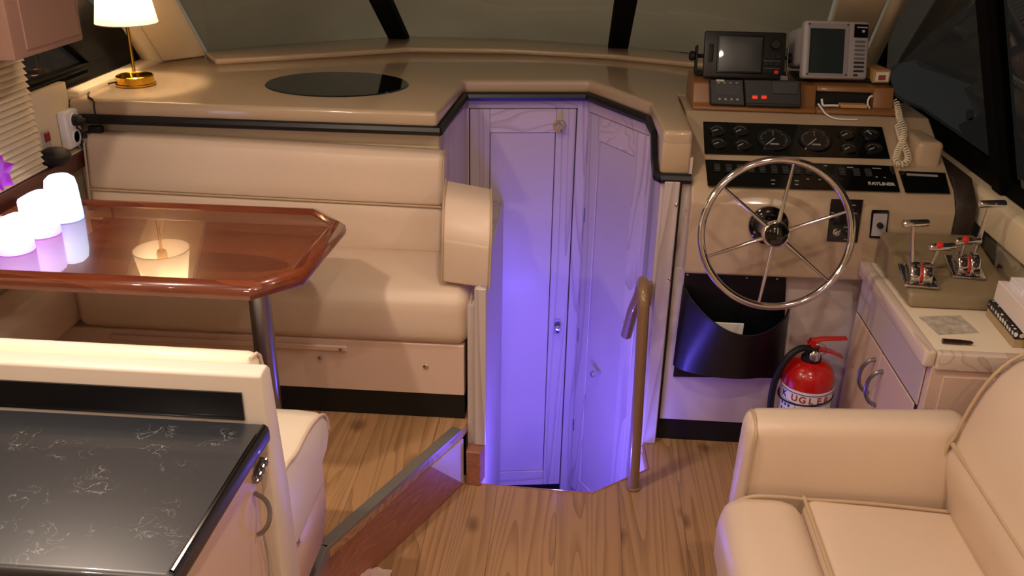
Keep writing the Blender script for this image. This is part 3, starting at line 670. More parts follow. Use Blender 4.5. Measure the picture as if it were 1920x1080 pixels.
# ============================================================ TABLE LAMP
lc = V3((-1.513, 3.04, DZ))
tl = thing('table_lamp', 'brass table lamp with lit white fabric shade on the left end of the dashboard', 'lamp', lc)
b = NB(); lathe(b, [(.062, 0), (.066, .003), (.066, .008), (.062, .010), (.062, .032), (.058, .035), (.054, .032), (.050, .016), (.010, .014), (.008, .022), (.001, .023)], lc, 40); ob('base', b, BRASS, tl)
b = NB(); tube(b, [lc+V3((0, 0, .015)), lc+V3((0, 0, .26))], .0055, 14); lathe(b, [(.006, .205), (.016, .212), (.020, .225), (.018, .245), (.012, .262)], lc, 24); ob('stem', b, BRASS, tl)
ms = bpy.data.materials.new('white_fabric_shade'); ms.use_nodes = True; nt = ms.node_tree; nt.nodes.clear()
o_ = nt.nodes.new('ShaderNodeOutputMaterial'); mx = nt.nodes.new('ShaderNodeMixShader'); df = nt.nodes.new('ShaderNodeBsdfDiffuse'); tr_ = nt.nodes.new('ShaderNodeBsdfTranslucent')
df.inputs[0].default_value = hexc('#f4ead8'); tr_.inputs[0].default_value = hexc('#f6e8d2'); mx.inputs[0].default_value = .5
nt.links.new(df.outputs[0], mx.inputs[1]); nt.links.new(tr_.outputs[0], mx.inputs[2]); nt.links.new(mx.outputs[0], o_.inputs[0])
b = NB(); lathe(b, [(.101, .208), (.070, .385)], lc, 48, cap=False); ob('lamp_shade', b, ms, tl)
b = NB(); lathe(b, [(.1002, .2095), (.1018, .2095), (.1018, .2065), (.1002, .2065)], lc, 48, cap=False); ob('shade_rim', b, WHITE, tl)
b = NB(); lathe(b, [(.001, .262), (.012, .262), (.024, .285), (.026, .30), (.018, .32), (.001, .327)], lc, 20); ob('bulb', b, mat('lit_bulb', '#ffffff', emit='#ffd9a8', estr=12), tl)
light('table_lamp_light', 'POINT', lc+V3((0, 0, .345)), 12, (1, .74, .48), .03)
b = NB()
tube(b, [lc+V3((-.062, -.01, .01)), lc+V3((-.10, -.03, .004)), lc+V3((-.11, -.10, .004)), lc+V3((-.06, -.22, .004)), (-1.535, 2.79, DZ+.004), (-1.53, 2.772, DZ-.02), (-1.525, 2.765, 1.03), (-1.53, 2.79, 1.0), (-1.55, 2.80, .985)], .0028, 8, smooth_path=2)
box(b, -1.575, -1.53, 2.79, 2.815, .972, .995, .004, 2)
tube(b, [(-1.56, 2.80, .98), (-1.59, 2.79, .975), (-1.60, 2.78, .95), (-1.585, 2.78, .91), (-1.565, 2.785, .905), (-1.56, 2.785, .93), (-1.575, 2.785, .965), (-1.60, 2.78, .985), (-1.61, 2.775, .96), (-1.59, 2.775, .92), (-1.57, 2.78, .93), (-1.575, 2.775, .975), (-1.60, 2.765, 1.0), (-1.58, 2.76, 1.015), (-1.565, 2.76, 1.022)], .0028, 8, smooth_path=2)
tag(ob('lamp_cable', b, BLACK, loc=(-1.53, 2.79, 1.0)), 'thin black lamp cable running off the dashboard and tangled beside the wall socket', 'cable')
b = NB(); tube(b, [(-1.60+.018*math.cos(a), 2.80, .93+.018*math.sin(a)) for a in [i*.45 for i in range(14)]], .004, 8, closed=True)
tag(ob('cream_ring', b, WHITE, loc=(-1.60, 2.80, .92)), 'small pale ring hook behind the settee corner under the cable tangle', 'hook')
# ============================================================ HELM CONSOLE
hc = thing('helm_console', 'beige fibreglass helm console with gauge and switch panels behind the steering wheel', 'console', (.75, 2.85, 0))
SL = math.radians(25); sn25, cs25 = math.sin(SL), math.cos(SL)
FP = V3((.515, 2.62, .912)); FN = V3((0, -sn25, cs25)); FPL = (FP, FN)
def slope(y): return .912+(y-2.62)*math.tan(SL)
b = NB()
prof = [(2.60, .655), (2.615, .875), (2.635, .905), (2.66, slope(2.66)), (2.965, slope(2.965)), (3.185, slope(2.965)), (3.185, .645), (2.64, .645), (2.61, .648)]
prism(b, prof, 'x', .358, 1.130, .014, 3)
prism(b, [(1.035, 2.755), (1.115, 2.755), (1.098, 2.98), (1.045, 2.98)], 'z', .90, 1.048, .016, 3)
ob('body', b, FIBRE, hc, angle=50)
b = NB(); prism(b, [(2.62, .55), (2.605, .72), (2.625, .90), (2.70, .96), (3.2, .96), (3.2, .55)], 'x', 1.1305, 1.19, .004, 1); ob('side_gap_shade', b, mat('gap_shade_dark_brown', '#2c2017', .6), hc)  # solid dark block paints the shade of the gap beside the console
def on(px, py, pl=FPL): return at(px, py, plane=pl)
def plate(bm, corners, th, mi=0, pl_n=FN, bw=.002):
    s = NB(); a = [s.verts.new(p) for p in corners]; c = [s.verts.new(p+pl_n*th) for p in corners]; s.faces.new(a); s.faces.new(c[::-1]); n_ = len(a)
    for i in range(n_): s.faces.new((a[i], a[(i+1) % n_], c[(i+1) % n_], c[i]))
    bmesh.ops.recalc_face_normals(s, faces=s.faces); bev(s, bw, 1); merge(bm, s, mi)
def fx(p): return V3(p)
ip = [on(1318, 229), on(1654, 239), on(1669, 299), on(1321, 290)]
b = NB(); plate(b, ip, .004); pan = ob('instrument_panel', b, BLACKG, hc, smooth=False)
U = V3((1, 0, 0)); W_ = V3((0, cs25, sn25))
GRING = mat('dark_gauge_ring', '#17181a', .25, coat=.5)
def gauge(px, py, r, ang, big=False, lit=1):
    c = on(px, py)+FN*.0045; M = frame(c, U, W_)
    b = NB(); lathe(b, [(r*1.06, 0), (r*1.06, .004), (r*.96, .005), (r*.93, .002), (.0005, .002)], (0, 0, 0), 32, M=M, mi=0)
    nt_ = 24 if big else 9
    for i in range(nt_):
        a = math.radians(225-270*i/(nt_-1)) if big else math.radians(160-140*i/(nt_-1))
        ln = r*(.16 if (i % 4 == 0 or not big) else .08)
        rr = r*.86 if big else r*.8
        Mi = M @ Matrix.Rotation(a, 4, 'Z'); box(b, rr-ln, rr, -.0006, .0006, .0022, .0028, 0, 1, 1, Mi)
    if big:
        box(b, -r*.28, r*.28, -r*.55, -r*.40, .0022, .0026, 0, 1, 1, M); box(b, -.0008, .0008, r*.35, r*.8, .0022, .0028, 0, 1, 1, M)
    Mi = M @ Matrix.Rotation(math.radians(ang), 4, 'Z'); box(b, -r*.1, r*.72, -.0013, .0013, .003, .0042, 0, 1, 2, Mi)
    ob('tachometer' if big else 'gauge', b, [GRING, MARK, MARKB], pan, angle=30)
    
for px, py, a in ((1344, 247, 205), (1387.5, 247, 215), (1346, 271, 210), (1391.6, 273.5, 215), (1586, 254.6, 215), (1631.5, 254.6, 120), (1590.6, 280, 215), (1637, 281, 210)): gauge(px, py, .0245, a)
gauge(1450, 264, .049, 228, True); gauge(1527.6, 265, .049, 228, True)
b = NB(); plate(b, [on(1322, 300), on(1675, 312), on(1688, 361), on(1327, 350)], .004); pan2 = ob('switch_panel', b, BLACKG, hc, smooth=False)
for px in (1344, 1366, 1387, 1408, 1429, 1451, 1472, 1494, 1515, 1540, 1578, 1605, 1627):
    dx = (px-1344)*.033; c = on(px, 317+dx)+FN*.0042; M = frame(c, U, W_)
    b = NB(); box(b, -.0095, .0095, -.016, .016, 0, .004, .001, 1, 0, M); box(b, -.0085, .0085, -.012, .0125, .004, .009, .002, 1, 0, M); ob('rocker_switch', b, DKGREY, pan2)
b = NB()
for px, py, ww in ((1449, 340, .012), (1493, 341, .012), (1514, 338, .008), (1536, 339, .008), (1547, 313, .010), (1593, 316, .018), (1643, 318, .026), (1643, 334, .006), (1658, 335, .006), (1449, 347, .010), (1493, 348, .010)):
    M = frame(on(px, py)+FN*.0044, U, W_); b = NB(); box(b, -ww/2, ww/2, -.0022, .0022, 0, .0005, 0, 1, 0, M); ob('legend', b, MARK, pan2, smooth=False)
M = frame(on(1652, 347)+FN*.0044, U, W_)
b = NB(); merge(b, text_bm('BAYLINER', .0175, M, .0005, .0006)); ob('badge_lettering', b, MARKB, pan2, smooth=False)
b = NB(); plate(b, [on(1684, 321), on(1772, 325), on(1782, 364), on(1697, 362)], .004); pan3 = ob('side_switch_panel', b, BLACKG, hc, smooth=False)
b = NB(); plate(b, [on(1699, 327)+FN*.0042, on(1757, 330)+FN*.0042, on(1758, 334)+FN*.0042, on(1699, 331)+FN*.0042], .0006, bw=0); ob('legend', b, MARK, pan3, smooth=False)
# upright face of the console: key panel and speaker knob
fn = V3((0, -.985, .06)).normalized(); fpl = (V3((.6, 2.609, .80)), V3((0, -.9977, .068)))
FW = V3((0, .068, .9977)); FN2 = V3((0, -.9977, .068))
def onf(px, py): return at(px, py, plane=fpl)
b = NB(); plate(b, [onf(1558, 373), onf(1619, 374), onf(1607, 455), onf(1550, 452)], .004, pl_n=FN2); kp = ob('ignition_panel', b, BLACKG, hc, smooth=False)
for px, py, r in ((1568, 434, .010), (1571, 410, .009), (1592, 412, .010), (1588, 436, .008)):
    b = NB(); lathe(b, [(r*1.2, 0), (r*1.2, .003), (r*.8, .005), (r*.7, .012), (.001, .013)], (0, 0, 0), 18, M=frame(onf(px, py)+FN2*.004, U, FW)); box(b, -r*.15, r*.15, -r*.7, r*.7, .012, .018, .001, 1, 0, frame(onf(px, py)+FN2*.004, U, FW))
    ob('ignition_key_switch', b, CHROME if py == 434 else BLKPL, kp)
b = NB()
for px, py, ww in ((1603, 399, .010), (1600, 384, .012), (1560, 398, .010), (1585, 425, .012), (1584, 448, .010)):
    b = NB(); box(b, -ww/2, ww/2, -.0014, .0014, 0, .0005, 0, 1, 0, frame(onf(px, py)+FN2*.0044, U, FW)); ob('legend', b, MARK, kp, smooth=False)
b = NB(); plate(b, [onf(1634, 393), onf(1667, 394), onf(1662, 447), onf(1629, 446)], .006, pl_n=FN2, bw=.003); tp_ = ob('trim_control_panel', b, BLACKG, hc, smooth=False)
b = NB(); plate(b, [onf(1637, 399)+FN2*.0062, onf(1663, 400)+FN2*.0062, onf(1658, 442)+FN2*.0062, onf(1632, 441)+FN2*.0062], .001, pl_n=FN2, bw=0); ob('face_plate', b, GREYPL, tp_, smooth=False)
b = NB(); lathe(b, [(.009, 0), (.008, .012), (.001, .013)], (0, 0, 0), 18, M=frame(onf(1648, 421)+FN2*.0074, U, FW)); ob('knob', b, BLACK, tp_)
# lower painted panel and kick board of the helm
b = NB(); box(b, .332, 1.29, 2.66, 2.675, .088, .644, .002, 1); tag(ob('wall_helm_lower', b, PICKP, smooth=False), kind='structure')
b = NB(); box(b, .330, 1.29, 2.676, 2.69, .0, .087); ob('baseboard_helm', b, BLACK, smooth=False, **K)
b = NB(); box(b, .326, .358, 2.664, 2.70, .09, 1.0); ob('trim_17', b, PICKP, smooth=False, **K)
b = NB(); box(b, .3245, .3315, 2.650, 2.663, .09, .93); ob('trim_18', b, BLACK, smooth=False, **K)
b = NB(); box(b, .358, 1.25, 2.75, 2.77, 0, .60); ob('wall_helm_back', b, PICKP, smooth=False, **K)
# ------------------------------------------------------------ brown instrument pod on top
pod = thing('brown_instrument_pod', 'brown fibreglass pod on top of the helm console with an open slot', 'instrument pod', (.70, 3.05, 1.066))
px0, px1 = .380, 1.02; z0 = slope(2.965)+.001
b = NB(); yy = 2.985
prism(b, [(yy-.02, z0), (yy-.02, z0+.012), (yy, z0+.02), (yy+.024, z0+.082), (yy+.20, z0+.085), (yy+.20, z0)], 'x', px0, .775, .005, 2)
prism(b, [(yy-.02, z0), (yy-.02, z0+.012), (yy, z0+.02), (yy+.20, z0+.02), (yy+.20, z0)], 'x', .775, px1+.02, .004, 2)
prism(b, [(yy+.018, z0+.066), (yy+.024, z0+.082), (yy+.20, z0+.085), (yy+.20, z0+.066)], 'x', .775, px1, .003, 2)
prism(b, [(yy, z0+.02), (yy+.024, z0+.082), (yy+.20, z0+.085), (yy+.20, z0+.02)], 'x', .955, px1, .004, 2)
ob('shell', b, BROWNPOD, pod, angle=50)
b = NB(); box(b, .776, .954, yy+.035, yy+.04, z0+.021, z0+.065); ob('slot_back', b, BLACK, pod, smooth=False)
b = NB(); box(b, .85, .935, yy-.012, yy+.02, z0+.021, z0+.032, .002, 1)
tag(ob('pale_wood_offcut', b, mat('pale_wood', '#c79a62', .6), loc=(.89, yy, z0+.02)), 'small pale stick lying in the open slot of the brown pod', 'stick')
b = NB(); tube(b, [(.775, yy-.022, z0+.035), (.79, yy-.028, z0+.018), (.80, yy-.034, z0+.005), (.83, yy-.048, z0-.008), (.90, yy-.045, z0-.007)], .0028, 8, smooth_path=2); tube(b, [(.785, yy-.02, z0+.05), (.79, yy-.024, z0+.028), (.81, yy-.02, z0+.03), (.84, yy-.02, z0+.03)], .0035, 8, smooth_path=2)
tag(ob('loose_white_wire', b, WHITE, loc=(.80, yy, z0)), 'loose white wire hanging from the slot of the brown pod', 'wire')
b = NB(); tube(b, [(.945, yy-.004, z0+.022), (.937, yy-.004, z0+.03), (.935, yy-.002, z0+.045), (.940, yy, z0+.058), (.948, yy, z0+.06)], .003, 8, smooth_path=2)
tag(ob('white_clip', b, WHITE, loc=(.94, yy, z0+.04)), 'small white curved clip at the right end of the pod slot', 'clip')
# units mounted in the pod face
pn_ = V3((0, -.943, .333)); pu = V3((0, .333, .943))
def onp(px, py): return at(px, py, plane=(V3((.5, yy+.006, z0+.042)), pn_))
un = thing('sonar_unit', 'small black display unit set in the left of the brown pod', 'display', onp(1362, 176))
b = NB(); plate(b, [onp(1329, 150)-pn_*.03, onp(1391, 151)-pn_*.03, onp(1394, 200)-pn_*.03, onp(1330, 197)-pn_*.03], .055, pl_n=pn_, bw=.003); ob('case', b, BLKPL, un)
b = NB(); plate(b, [onp(1339, 160)+pn_*.0252, onp(1385, 161)+pn_*.0252, onp(1386, 181)+pn_*.0252, onp(1340, 179)+pn_*.0252], .001, pl_n=pn_, bw=0); ob('screen', b, DKGREY, un, smooth=False)
for i, px in enumerate((1347, 1358, 1369, 1380)):
    b = NB(); lathe(b, [(.004, 0), (.0035, .003), (.001, .004)], (0, 0, 0), 12, M=frame(onp(px, 187.5+i*.3)+pn_*.0252, U, pu)); ob('button', b, GREYPL, un)
b = NB(); M = frame(onp(1348, 153)+pn_*.0252, U, pu); box(b, -.013, .013, -.003, .003, 0, .0006, 0, 1, 0, M)
for px in (1345, 1356, 1367, 1379): box(b, -.004, .004, -.001, .001, 0, .0006, 0, 1, 0, frame(onp(px, 157.5)+pn_*.0252, U, pu))
ob('legend', b, MARKB, un, smooth=False)
vh = thing('vhf_radio', 'black radio with two glowing red windows set in the brown pod under the radar', 'radio', onp(1445, 176))
b = NB(); plate(b, [onp(1392, 151)-pn_*.03, onp(1497, 153)-pn_*.03, onp(1499, 203)-pn_*.03, onp(1395, 200)-pn_*.03], .058, pl_n=pn_, bw=.003); ob('case', b, BLKPL, vh)
b = NB(); plate(b, [onp(1443, 156)+pn_*.0282, onp(1492, 157)+pn_*.0282, onp(1491, 179)+pn_*.0282, onp(1445, 178)+pn_*.0282], .004, pl_n=pn_, bw=.001); ob('speaker_grille', b, DKGREY, vh, smooth=False)
for px in (1412, 1429):
    b = NB(); box(b, -.0085, .0085, -.0055, .0055, 0, .002, .001, 1, 0, frame(onp(px, 184.5)+pn_*.0282, U, pu)); ob('red_window', b, REDLED, vh)
b = NB(); tube(b, [onp(1397, 195)+pn_*.029, onp(1497, 198)+pn_*.029], .002, 6); ob('lower_rib', b, DKGREY, vh)
# ------------------------------------------------------------ radar displays
def local_box(bm, M, x0, x1, y0, y1, z0_, z1_, b_=.004, seg=2, mi=0): box(bm, x0, x1, y0, y1, z0_, z1_, b_, seg, mi, M)
ra = thing('radar_display', 'dark charcoal marine radar display on a bracket, left of the two on the helm', 'display', (.55, 3.12, z0+.11))
RU = V3((1, .02, 0)).normalized(); RV = V3((0, .30, .954))
pc_ = (V3((.555, 3.06, 1.23)), RU.cross(RV).normalized())
rc = at(1396, 104, plane=pc_); M = frame(rc, RU, RV)
sx = (at(1474, 104, plane=pc_)-at(1320, 104, plane=pc_)).length/154; sy_ = (at(1396, 150, plane=pc_)-at(1396, 58, plane=pc_)).length/92
def lx(px): return (px-1396)*sx
def ly(py): return -(py-104)*sy_
b = NB(); local_box(b, M, lx(1320), lx(1473), ly(147), ly(59), -.020, 0, .006, 2); local_box(b, M, lx(1328), lx(1466), ly(126), ly(63), -.10, -.021, .010, 2); ob('case', b, BLKPL, ra)
b = NB(); local_box(b, M, lx(1344), lx(1431), ly(138), ly(66), .0005, .004, .002, 1); ob('screen_bezel', b, BLACKG, ra)
def dome(bm, M, x0, x1, y0, y1, z, h, n=8):
    s = NB(); g = [[s.verts.new((x0+(x1-x0)*i/n, y0+(y1-y0)*j/n, z+h*(1-(2*i/n-1)**4)*(1-(2*j/n-1)**4))) for j in range(n+1)] for i in range(n+1)]
    for i in range(n):
        for j in range(n): s.faces.new((g[i][j], g[i+1][j], g[i+1][j+1], g[i][j+1]))
    merge(bm, s, 0, M)
b = NB(); dome(b, M, lx(1348), lx(1427), ly(134), ly(70), .0042, .0012); ob('screen', b, SCREEN, ra)
b = NB(); lathe(b, [(.016, 0), (.015, .012), (.013, .014), (.001, .014)], (0, 0, 0), 24, M=M @ Matrix.Translation((lx(1452), ly(83), .001))); box(b, -.0012, .0012, 0, .012, .014, .0155, 0, 1, 0, M @ Matrix.Translation((lx(1452), ly(83), .001))); ob('range_knob', b, BLACK, ra)
for i, (px, py) in enumerate([(1439, 105), (1459, 105), (1437, 119), (1447, 119), (1458, 119), (1436, 133), (1446, 133), (1457, 134)]):
    b = NB(); local_box(b, M, lx(px)-.007, lx(px)+.007, ly(py)-.0055, ly(py)+.0055, 0, .004, .001, 1); ob('key', b, REDP if i == 7 else BLACK, ra)
b = NB(); local_box(b, M, lx(1433), lx(1464), ly(113.5), ly(112.5), 0, .0006, 0, 1); local_box(b, M, lx(1433), lx(1464), ly(127.5), ly(126.5), 0, .0006, 0, 1); ob('legend', b, KEYG, ra, smooth=False)
b = NB(); local_box(b, M, lx(1328), lx(1337), ly(118), ly(84), 0, .004, .002, 2); ob('side_grip', b, BLACK, ra)
for sgn, px in ((-1, 1313), (1, 1487)):
    b = NB(); xk = lx(px); local_box(b, M, xk-.003, xk+.003, ly(160), ly(80), -.11, -.07, .002, 1); ob('bracket_arm', b, BLACK if sgn < 0 else STEEL, ra)
    b = NB(); lathe(b, [(.013, 0), (.016, .004), (.016, .016), (.010, .020), (.001, .021)], (0, 0, 0), 14, M=M @ Matrix.Translation((xk+(.004*sgn), ly(100), -.09)) @ Matrix.Rotation(sgn*pi/2, 4, 'Y')); lathe(b, [(.006, -.03), (.006, .002)], (0, 0, 0), 12, M=M @ Matrix.Translation((xk, ly(100), -.09)) @ Matrix.Rotation(sgn*pi/2, 4, 'Y')); ob('bracket_knob', b, BLACK, ra)
b = NB(); box(b, lx(1313)+rc.x-.003, lx(1487)+rc.x+.003, 3.10, 3.17, z0+.087, z0+.093, .001, 1); ob('bracket_base', b, BLACK, ra)
b = NB(); local_box(b, M, lx(1466), lx(1480), ly(150), ly(140), -.06, .004, .001, 1); ob('connector', b, KEYG, ra)
r2 = thing('plotter_display', 'pale grey boxy tube display, right of the two displays on the helm', 'display', (.85, 3.12, z0+.11))
RU2 = V3((.985, .17, .0)).normalized(); RV2 = V3((.03, .30, .95)).normalized()
pc2 = (V3((.845, 3.06, 1.24)), RU2.cross(RV2).normalized())
P4 = [at(1513, 37, plane=pc2), at(1636, 41, plane=pc2), at(1623, 149, plane=pc2), at(1502, 146, plane=pc2)]
rc2 = (P4[0]+P4[1]+P4[2]+P4[3])/4; Xv = ((P4[1]+P4[2])-(P4[0]+P4[3]))/2; Yv = ((P4[0]+P4[1])-(P4[2]+P4[3]))/2
M = frame(rc2, Xv, Yv); hw, hh = Xv.length/2, Yv.length/2
b = NB(); local_box(b, M, -hw, hw, -hh, hh, -.035, 0, .010, 3); local_box(b, M, -hw+.004, hw-.012, -hh+.045, hh-.012, -.15, -.030, .014, 3); ob('case', b, GREYPL, r2)
b = NB(); local_box(b, M, -hw+.012, hw*.36, -hh*.90, hh*.90, .0002, .0016, .0007, 1); ob('screen_surround', b, mat('mid_grey_plastic', '#948f92', .5), r2)
b = NB(); dome(b, M, -hw*.82, hw*.20, -hh*.80, hh*.70, .0018, .002); local_box(b, M, -hw*.84, hw*.22, -hh*.82, hh*.72, .0016, .0024, .0003, 1); ob('screen', b, SCREEN2, r2)
b = NB(); local_box(b, M, hw*.50, hw*.93, hh*.44, hh*.90, .0004, .003, .0008, 1); ob('badge_plate', b, BLACKG, r2)
b = NB(); local_box(b, M, hw*.58, hw*.90, hh*.77, hh*.81, .003, .0036, 0, 1); local_box(b, M, hw*.74, hw*.82, hh*.62, hh*.70, .003, .0036, 0, 1); ob('badge_marking', b, MARKB, r2, smooth=False)
for i in range(9):
    v = hh*(.30-.145*i); b = NB(); local_box(b, M, hw*.54, hw*.86 if i < 8 else hw*.68, v-.0032, v+.0032, .0004, .0034, .001, 1); ob('key', b, KEYG if i < 5 else DKGREY, r2)
for x, y in ((-.88, .86), (.30, .86), (-.88, -.86), (.32, -.86)):
    b = NB(); lathe(b, [(.003, .0016), (.003, .003), (.001, .0034)], (0, 0, 0), 10, M=M @ Matrix.Translation((hw*x, hh*y, 0))); ob('screw', b, DKGREY, r2)
b = NB(); box(b, .72, .97, 3.07, 3.19, z0+.087, z0+.095, .002, 1); box(b, .76, .94, 3.10, 3.16, z0+.095, z0+.13, .003, 1); ob('stand', b, BLACK, r2)
b = NB(); M = Matrix.Translation((.985, 3.10, z0+.087)) @ Matrix.Rotation(.15, 4, 'Z'); box(b, -.028, .028, -.04, .06, 0, .042, .002, 1, 0, M); box(b, -.022, .022, -.0412, -.0405, .006, .036, 0, 1, 1, M); box(b, -.012, .012, -.0416, -.0412, .010, .026, 0, 1, 2, M)
tag(ob('small_carton', b, [mat('tan_card', '#b98f5c', .6), PAPER, mat('card_red', '#9a4a2c', .6)], loc=(.985, 3.10, z0+.087), smooth=False), 'small tan carton at the right end of the brown pod beside the grey display', 'box')
# coiled cord
cord = [V3((1.052, 3.02, z0+.06)), V3((1.06, 2.99, z0+.02))]
pts_ = [at(x, y, Y=yv) if y < 225 else at(x, y, plane=(FP+FN*.016, FN)) for x, y, yv in ((1679, 190, 3.02), (1683, 206, 2.99), (1686, 225, 2.96), (1694, 240, 2.93), (1693, 262, 2.90), (1684, 280, 2.86), (1678, 298, 2.82), (1683, 309, 2.80), (1695, 309, 2.80), (1703, 300, 2.82), (1700, 285, 2.86), (1692, 270, 2.88), (1686, 250, 2.90), (1683, 236, 2.93))]
for _ in range(3):
    q = [pts_[0]]
    for i in range(len(pts_)-1): q += [pts_[i]*.75+pts_[i+1]*.25, pts_[i]*.25+pts_[i+1]*.75]
    pts_ = q+[pts_[-1]]
cl = [0]
for i in range(1, len(pts_)): cl.append(cl[-1]+(pts_[i]-pts_[i-1]).length)
hel = []; N_ = int(cl[-1]/.0115*12); j = 0
for i in range(N_):
    s_ = cl[-1]*i/(N_-1)
    while j < len(cl)-2 and cl[j+1] < s_: j += 1
    f = (s_-cl[j])/max(1e-9, cl[j+1]-cl[j]); p = pts_[j].lerp(pts_[j+1], f); t_ = (pts_[j+1]-pts_[j]).normalized(); u = V3((0, -1, .3)); u = (u-t_*u.dot(t_)).normalized(); v = t_.cross(u)
    a = 2*pi*s_/.0115; hel.append(p+V3((0, -.004, .002))+.0085*(math.cos(a)*u+math.sin(a)*v))
b = NB(); tube(b, hel, .0024, 6); tag(ob('coiled_handset_cord', b, mat('ivory_cord', '#e6dcc0', .45), loc=pts_[len(pts_)//2]), 'ivory coiled handset cord looping down the right side of the helm console', 'cord')
# ============================================================ STEERING WHEEL
wh = thing('steering_wheel', 'stainless six spoke steering wheel on the helm', 'steering wheel', (.571, 2.42, .862))
ta = math.radians(13); wn = V3((0, -math.cos(ta), math.sin(ta))); wv = V3((0, math.sin(ta), math.cos(ta))); wc = V3((.574, 2.42, .858)); M = frame(wc, (1, 0, 0), wv)
R_ = .2065
b = NB(); tube(b, [M @ V3((R_*math.cos(a), R_*math.sin(a), 0)) for a in [2*pi*i/72 for i in range(72)]], .0105, 14, closed=True); ob('rim', b, CHROME, wh)
for k_ in range(6):
    a = math.radians(90-9-60*k_); b = NB(); tube(b, [M @ V3((.030*math.cos(a), .030*math.sin(a), -.004)), M @ V3((R_*math.cos(a), R_*math.sin(a), 0))], [.0062, .0040], 12); ob('spoke', b, CHROME, wh)
b = NB(); lathe(b, [(.030, -.03), (.038, -.012), (.036, .006), (.033, .008)], (0, 0, 0), 32, M=M); ob('hub', b, CHROME, wh)
b = NB(); lathe(b, [(.033, .006), (.030, .014), (.018, .018), (.001, .019)], (0, 0, 0), 32, M=M); box(b, -.0008, .0008, .003, .020, .0175, .0192, 0, 1, 1, M); ob('hub_cap', b, [BLACKG, MARKB], wh)
b = NB(); lathe(b, [(.022, -.175), (.022, -.03)], (0, 0, 0), 24, M=M); ob('shaft', b, STEEL, wh)
bc = at(1440, 421, plane=fpl); Mb = frame(bc, U, FW)
b = NB(); lathe(b, [(.058, .001), (.058, .012), (.050, .020), (.034, .024), (.030, .05)], (0, 0, 0), 36, M=Mb)
for a in (100, 205, 320):
    lathe(b, [(.004, .0), (.004, .003), (.001, .004)], (0, 0, 0), 10, M=Mb @ Matrix.Translation((.046*math.cos(math.radians(a)), .046*math.sin(math.radians(a)), .0195)), mi=1)
ob('column_flange', b, [BLACKG, CHROME], wh)
# ============================================================ POUCH, HANDRAIL
po = thing('document_pouch', 'black vinyl wall pouch with a bulging pocket under the steering wheel', 'pouch', (.58, 2.65, .25))
a0, a1, a2, a3 = [at(x, y, Y=2.656) for x, y in ((1284, 508), (1474, 513), (1466, 708), (1262, 705))]
b = NB(); plate(b, [a0, a1, a2, a3], .006, pl_n=V3((0, -1, 0)), bw=.001); ob('back_sheet', b, NAVY, po)
g = []; zt, zb = .50, .305; nx = 20; x0_, x1_ = .360, .708
for i in range(nx+1):
    u = i/nx; row = []
    bulge = math.sin(pi*u)**.55
    ztop = .590-.055*u-.075*math.sin(pi*u)**.8
    for j in range(9):
        v = j/8; z_ = zb+(ztop-zb)*v; dep = bulge*(.070+.055*v)
        row.append(V3((x0_+(x1_-x0_)*u+.006*v*(1-2*u), 2.648-dep, z_)))
    g.append(row)
b = NB(); quadsheet(b, g, .003); ob('pocket', b, NAVY, po, angle=60)
b = NB(); tube(b, [r[-1] for r in g], .0028, 8); ob('pocket_edge', b, BLACK, po)
b = NB(); prism(b, [(r[0].x, r[0].y) for r in g]+[(x1_, 2.65), (x0_, 2.65)], 'z', zb-.002, zb+.002); ob('pocket_floor', b, NAVY, po, smooth=False)
for px, py, yv in ((1289, 515, 2.648), (1400, 521, 2.648), (1457, 523, 2.648)):
    c = at(px, py, Y=yv); b = NB(); lathe(b, [(.004, 0), (.003, .002), (.001, .003)], c, 12, axis=(0, -1, 0)); ob('rivet', b, CHROME, po)
c = at(1370, 633, Y=2.535); b = NB(); lathe(b, [(.004, 0), (.003, .004), (.001, .005)], c, 12, axis=(0, -1, .1)); ob('rivet', b, CHROME, po)
b = NB(); M = Matrix.Translation((.505, 2.600, .312)) @ Matrix.Rotation(.07, 4, 'X'); box(b, -.07, .05, -.006, .0, 0, .186, .001, 1, 0, M)
tag(ob('folded_papers', b, PAPER, loc=(.50, 2.60, .312)), 'white papers standing inside the black pouch', 'papers')
hr = thing('grab_rail', 'tan painted bent grab rail beside the stairwell doors', 'handrail', (.237, 2.383, 0))
b = NB(); pts_ = [(.237, 2.383, .001), (.222, 2.383, .63)]
for i in range(1, 10):
    a = pi*i/10; pts_.append((.221, 2.383+.06*(1-math.cos(a)), .63+.05*math.sin(a)))
pts_ += [(.219, 2.503, .62), (.205, 2.55, .54), (.195, 2.60, .43)]
tube(b, pts_, .0175, 18); ob('tube', b, TANPAINT, hr)
b = NB(); box(b, .255, .268, 2.63, 2.655, .52, .60, .003, 1); tube(b, [(.205, 2.55, .55), (.258, 2.64, .56)], .008, 10); ob('wall_bracket', b, TANPAINT, hr)
b = NB(); lathe(b, [(.024, .001), (.024, .006), (.018, .009)], (.237, 2.383, 0), 24); ob('floor_flange', b, TANPAINT, hr)
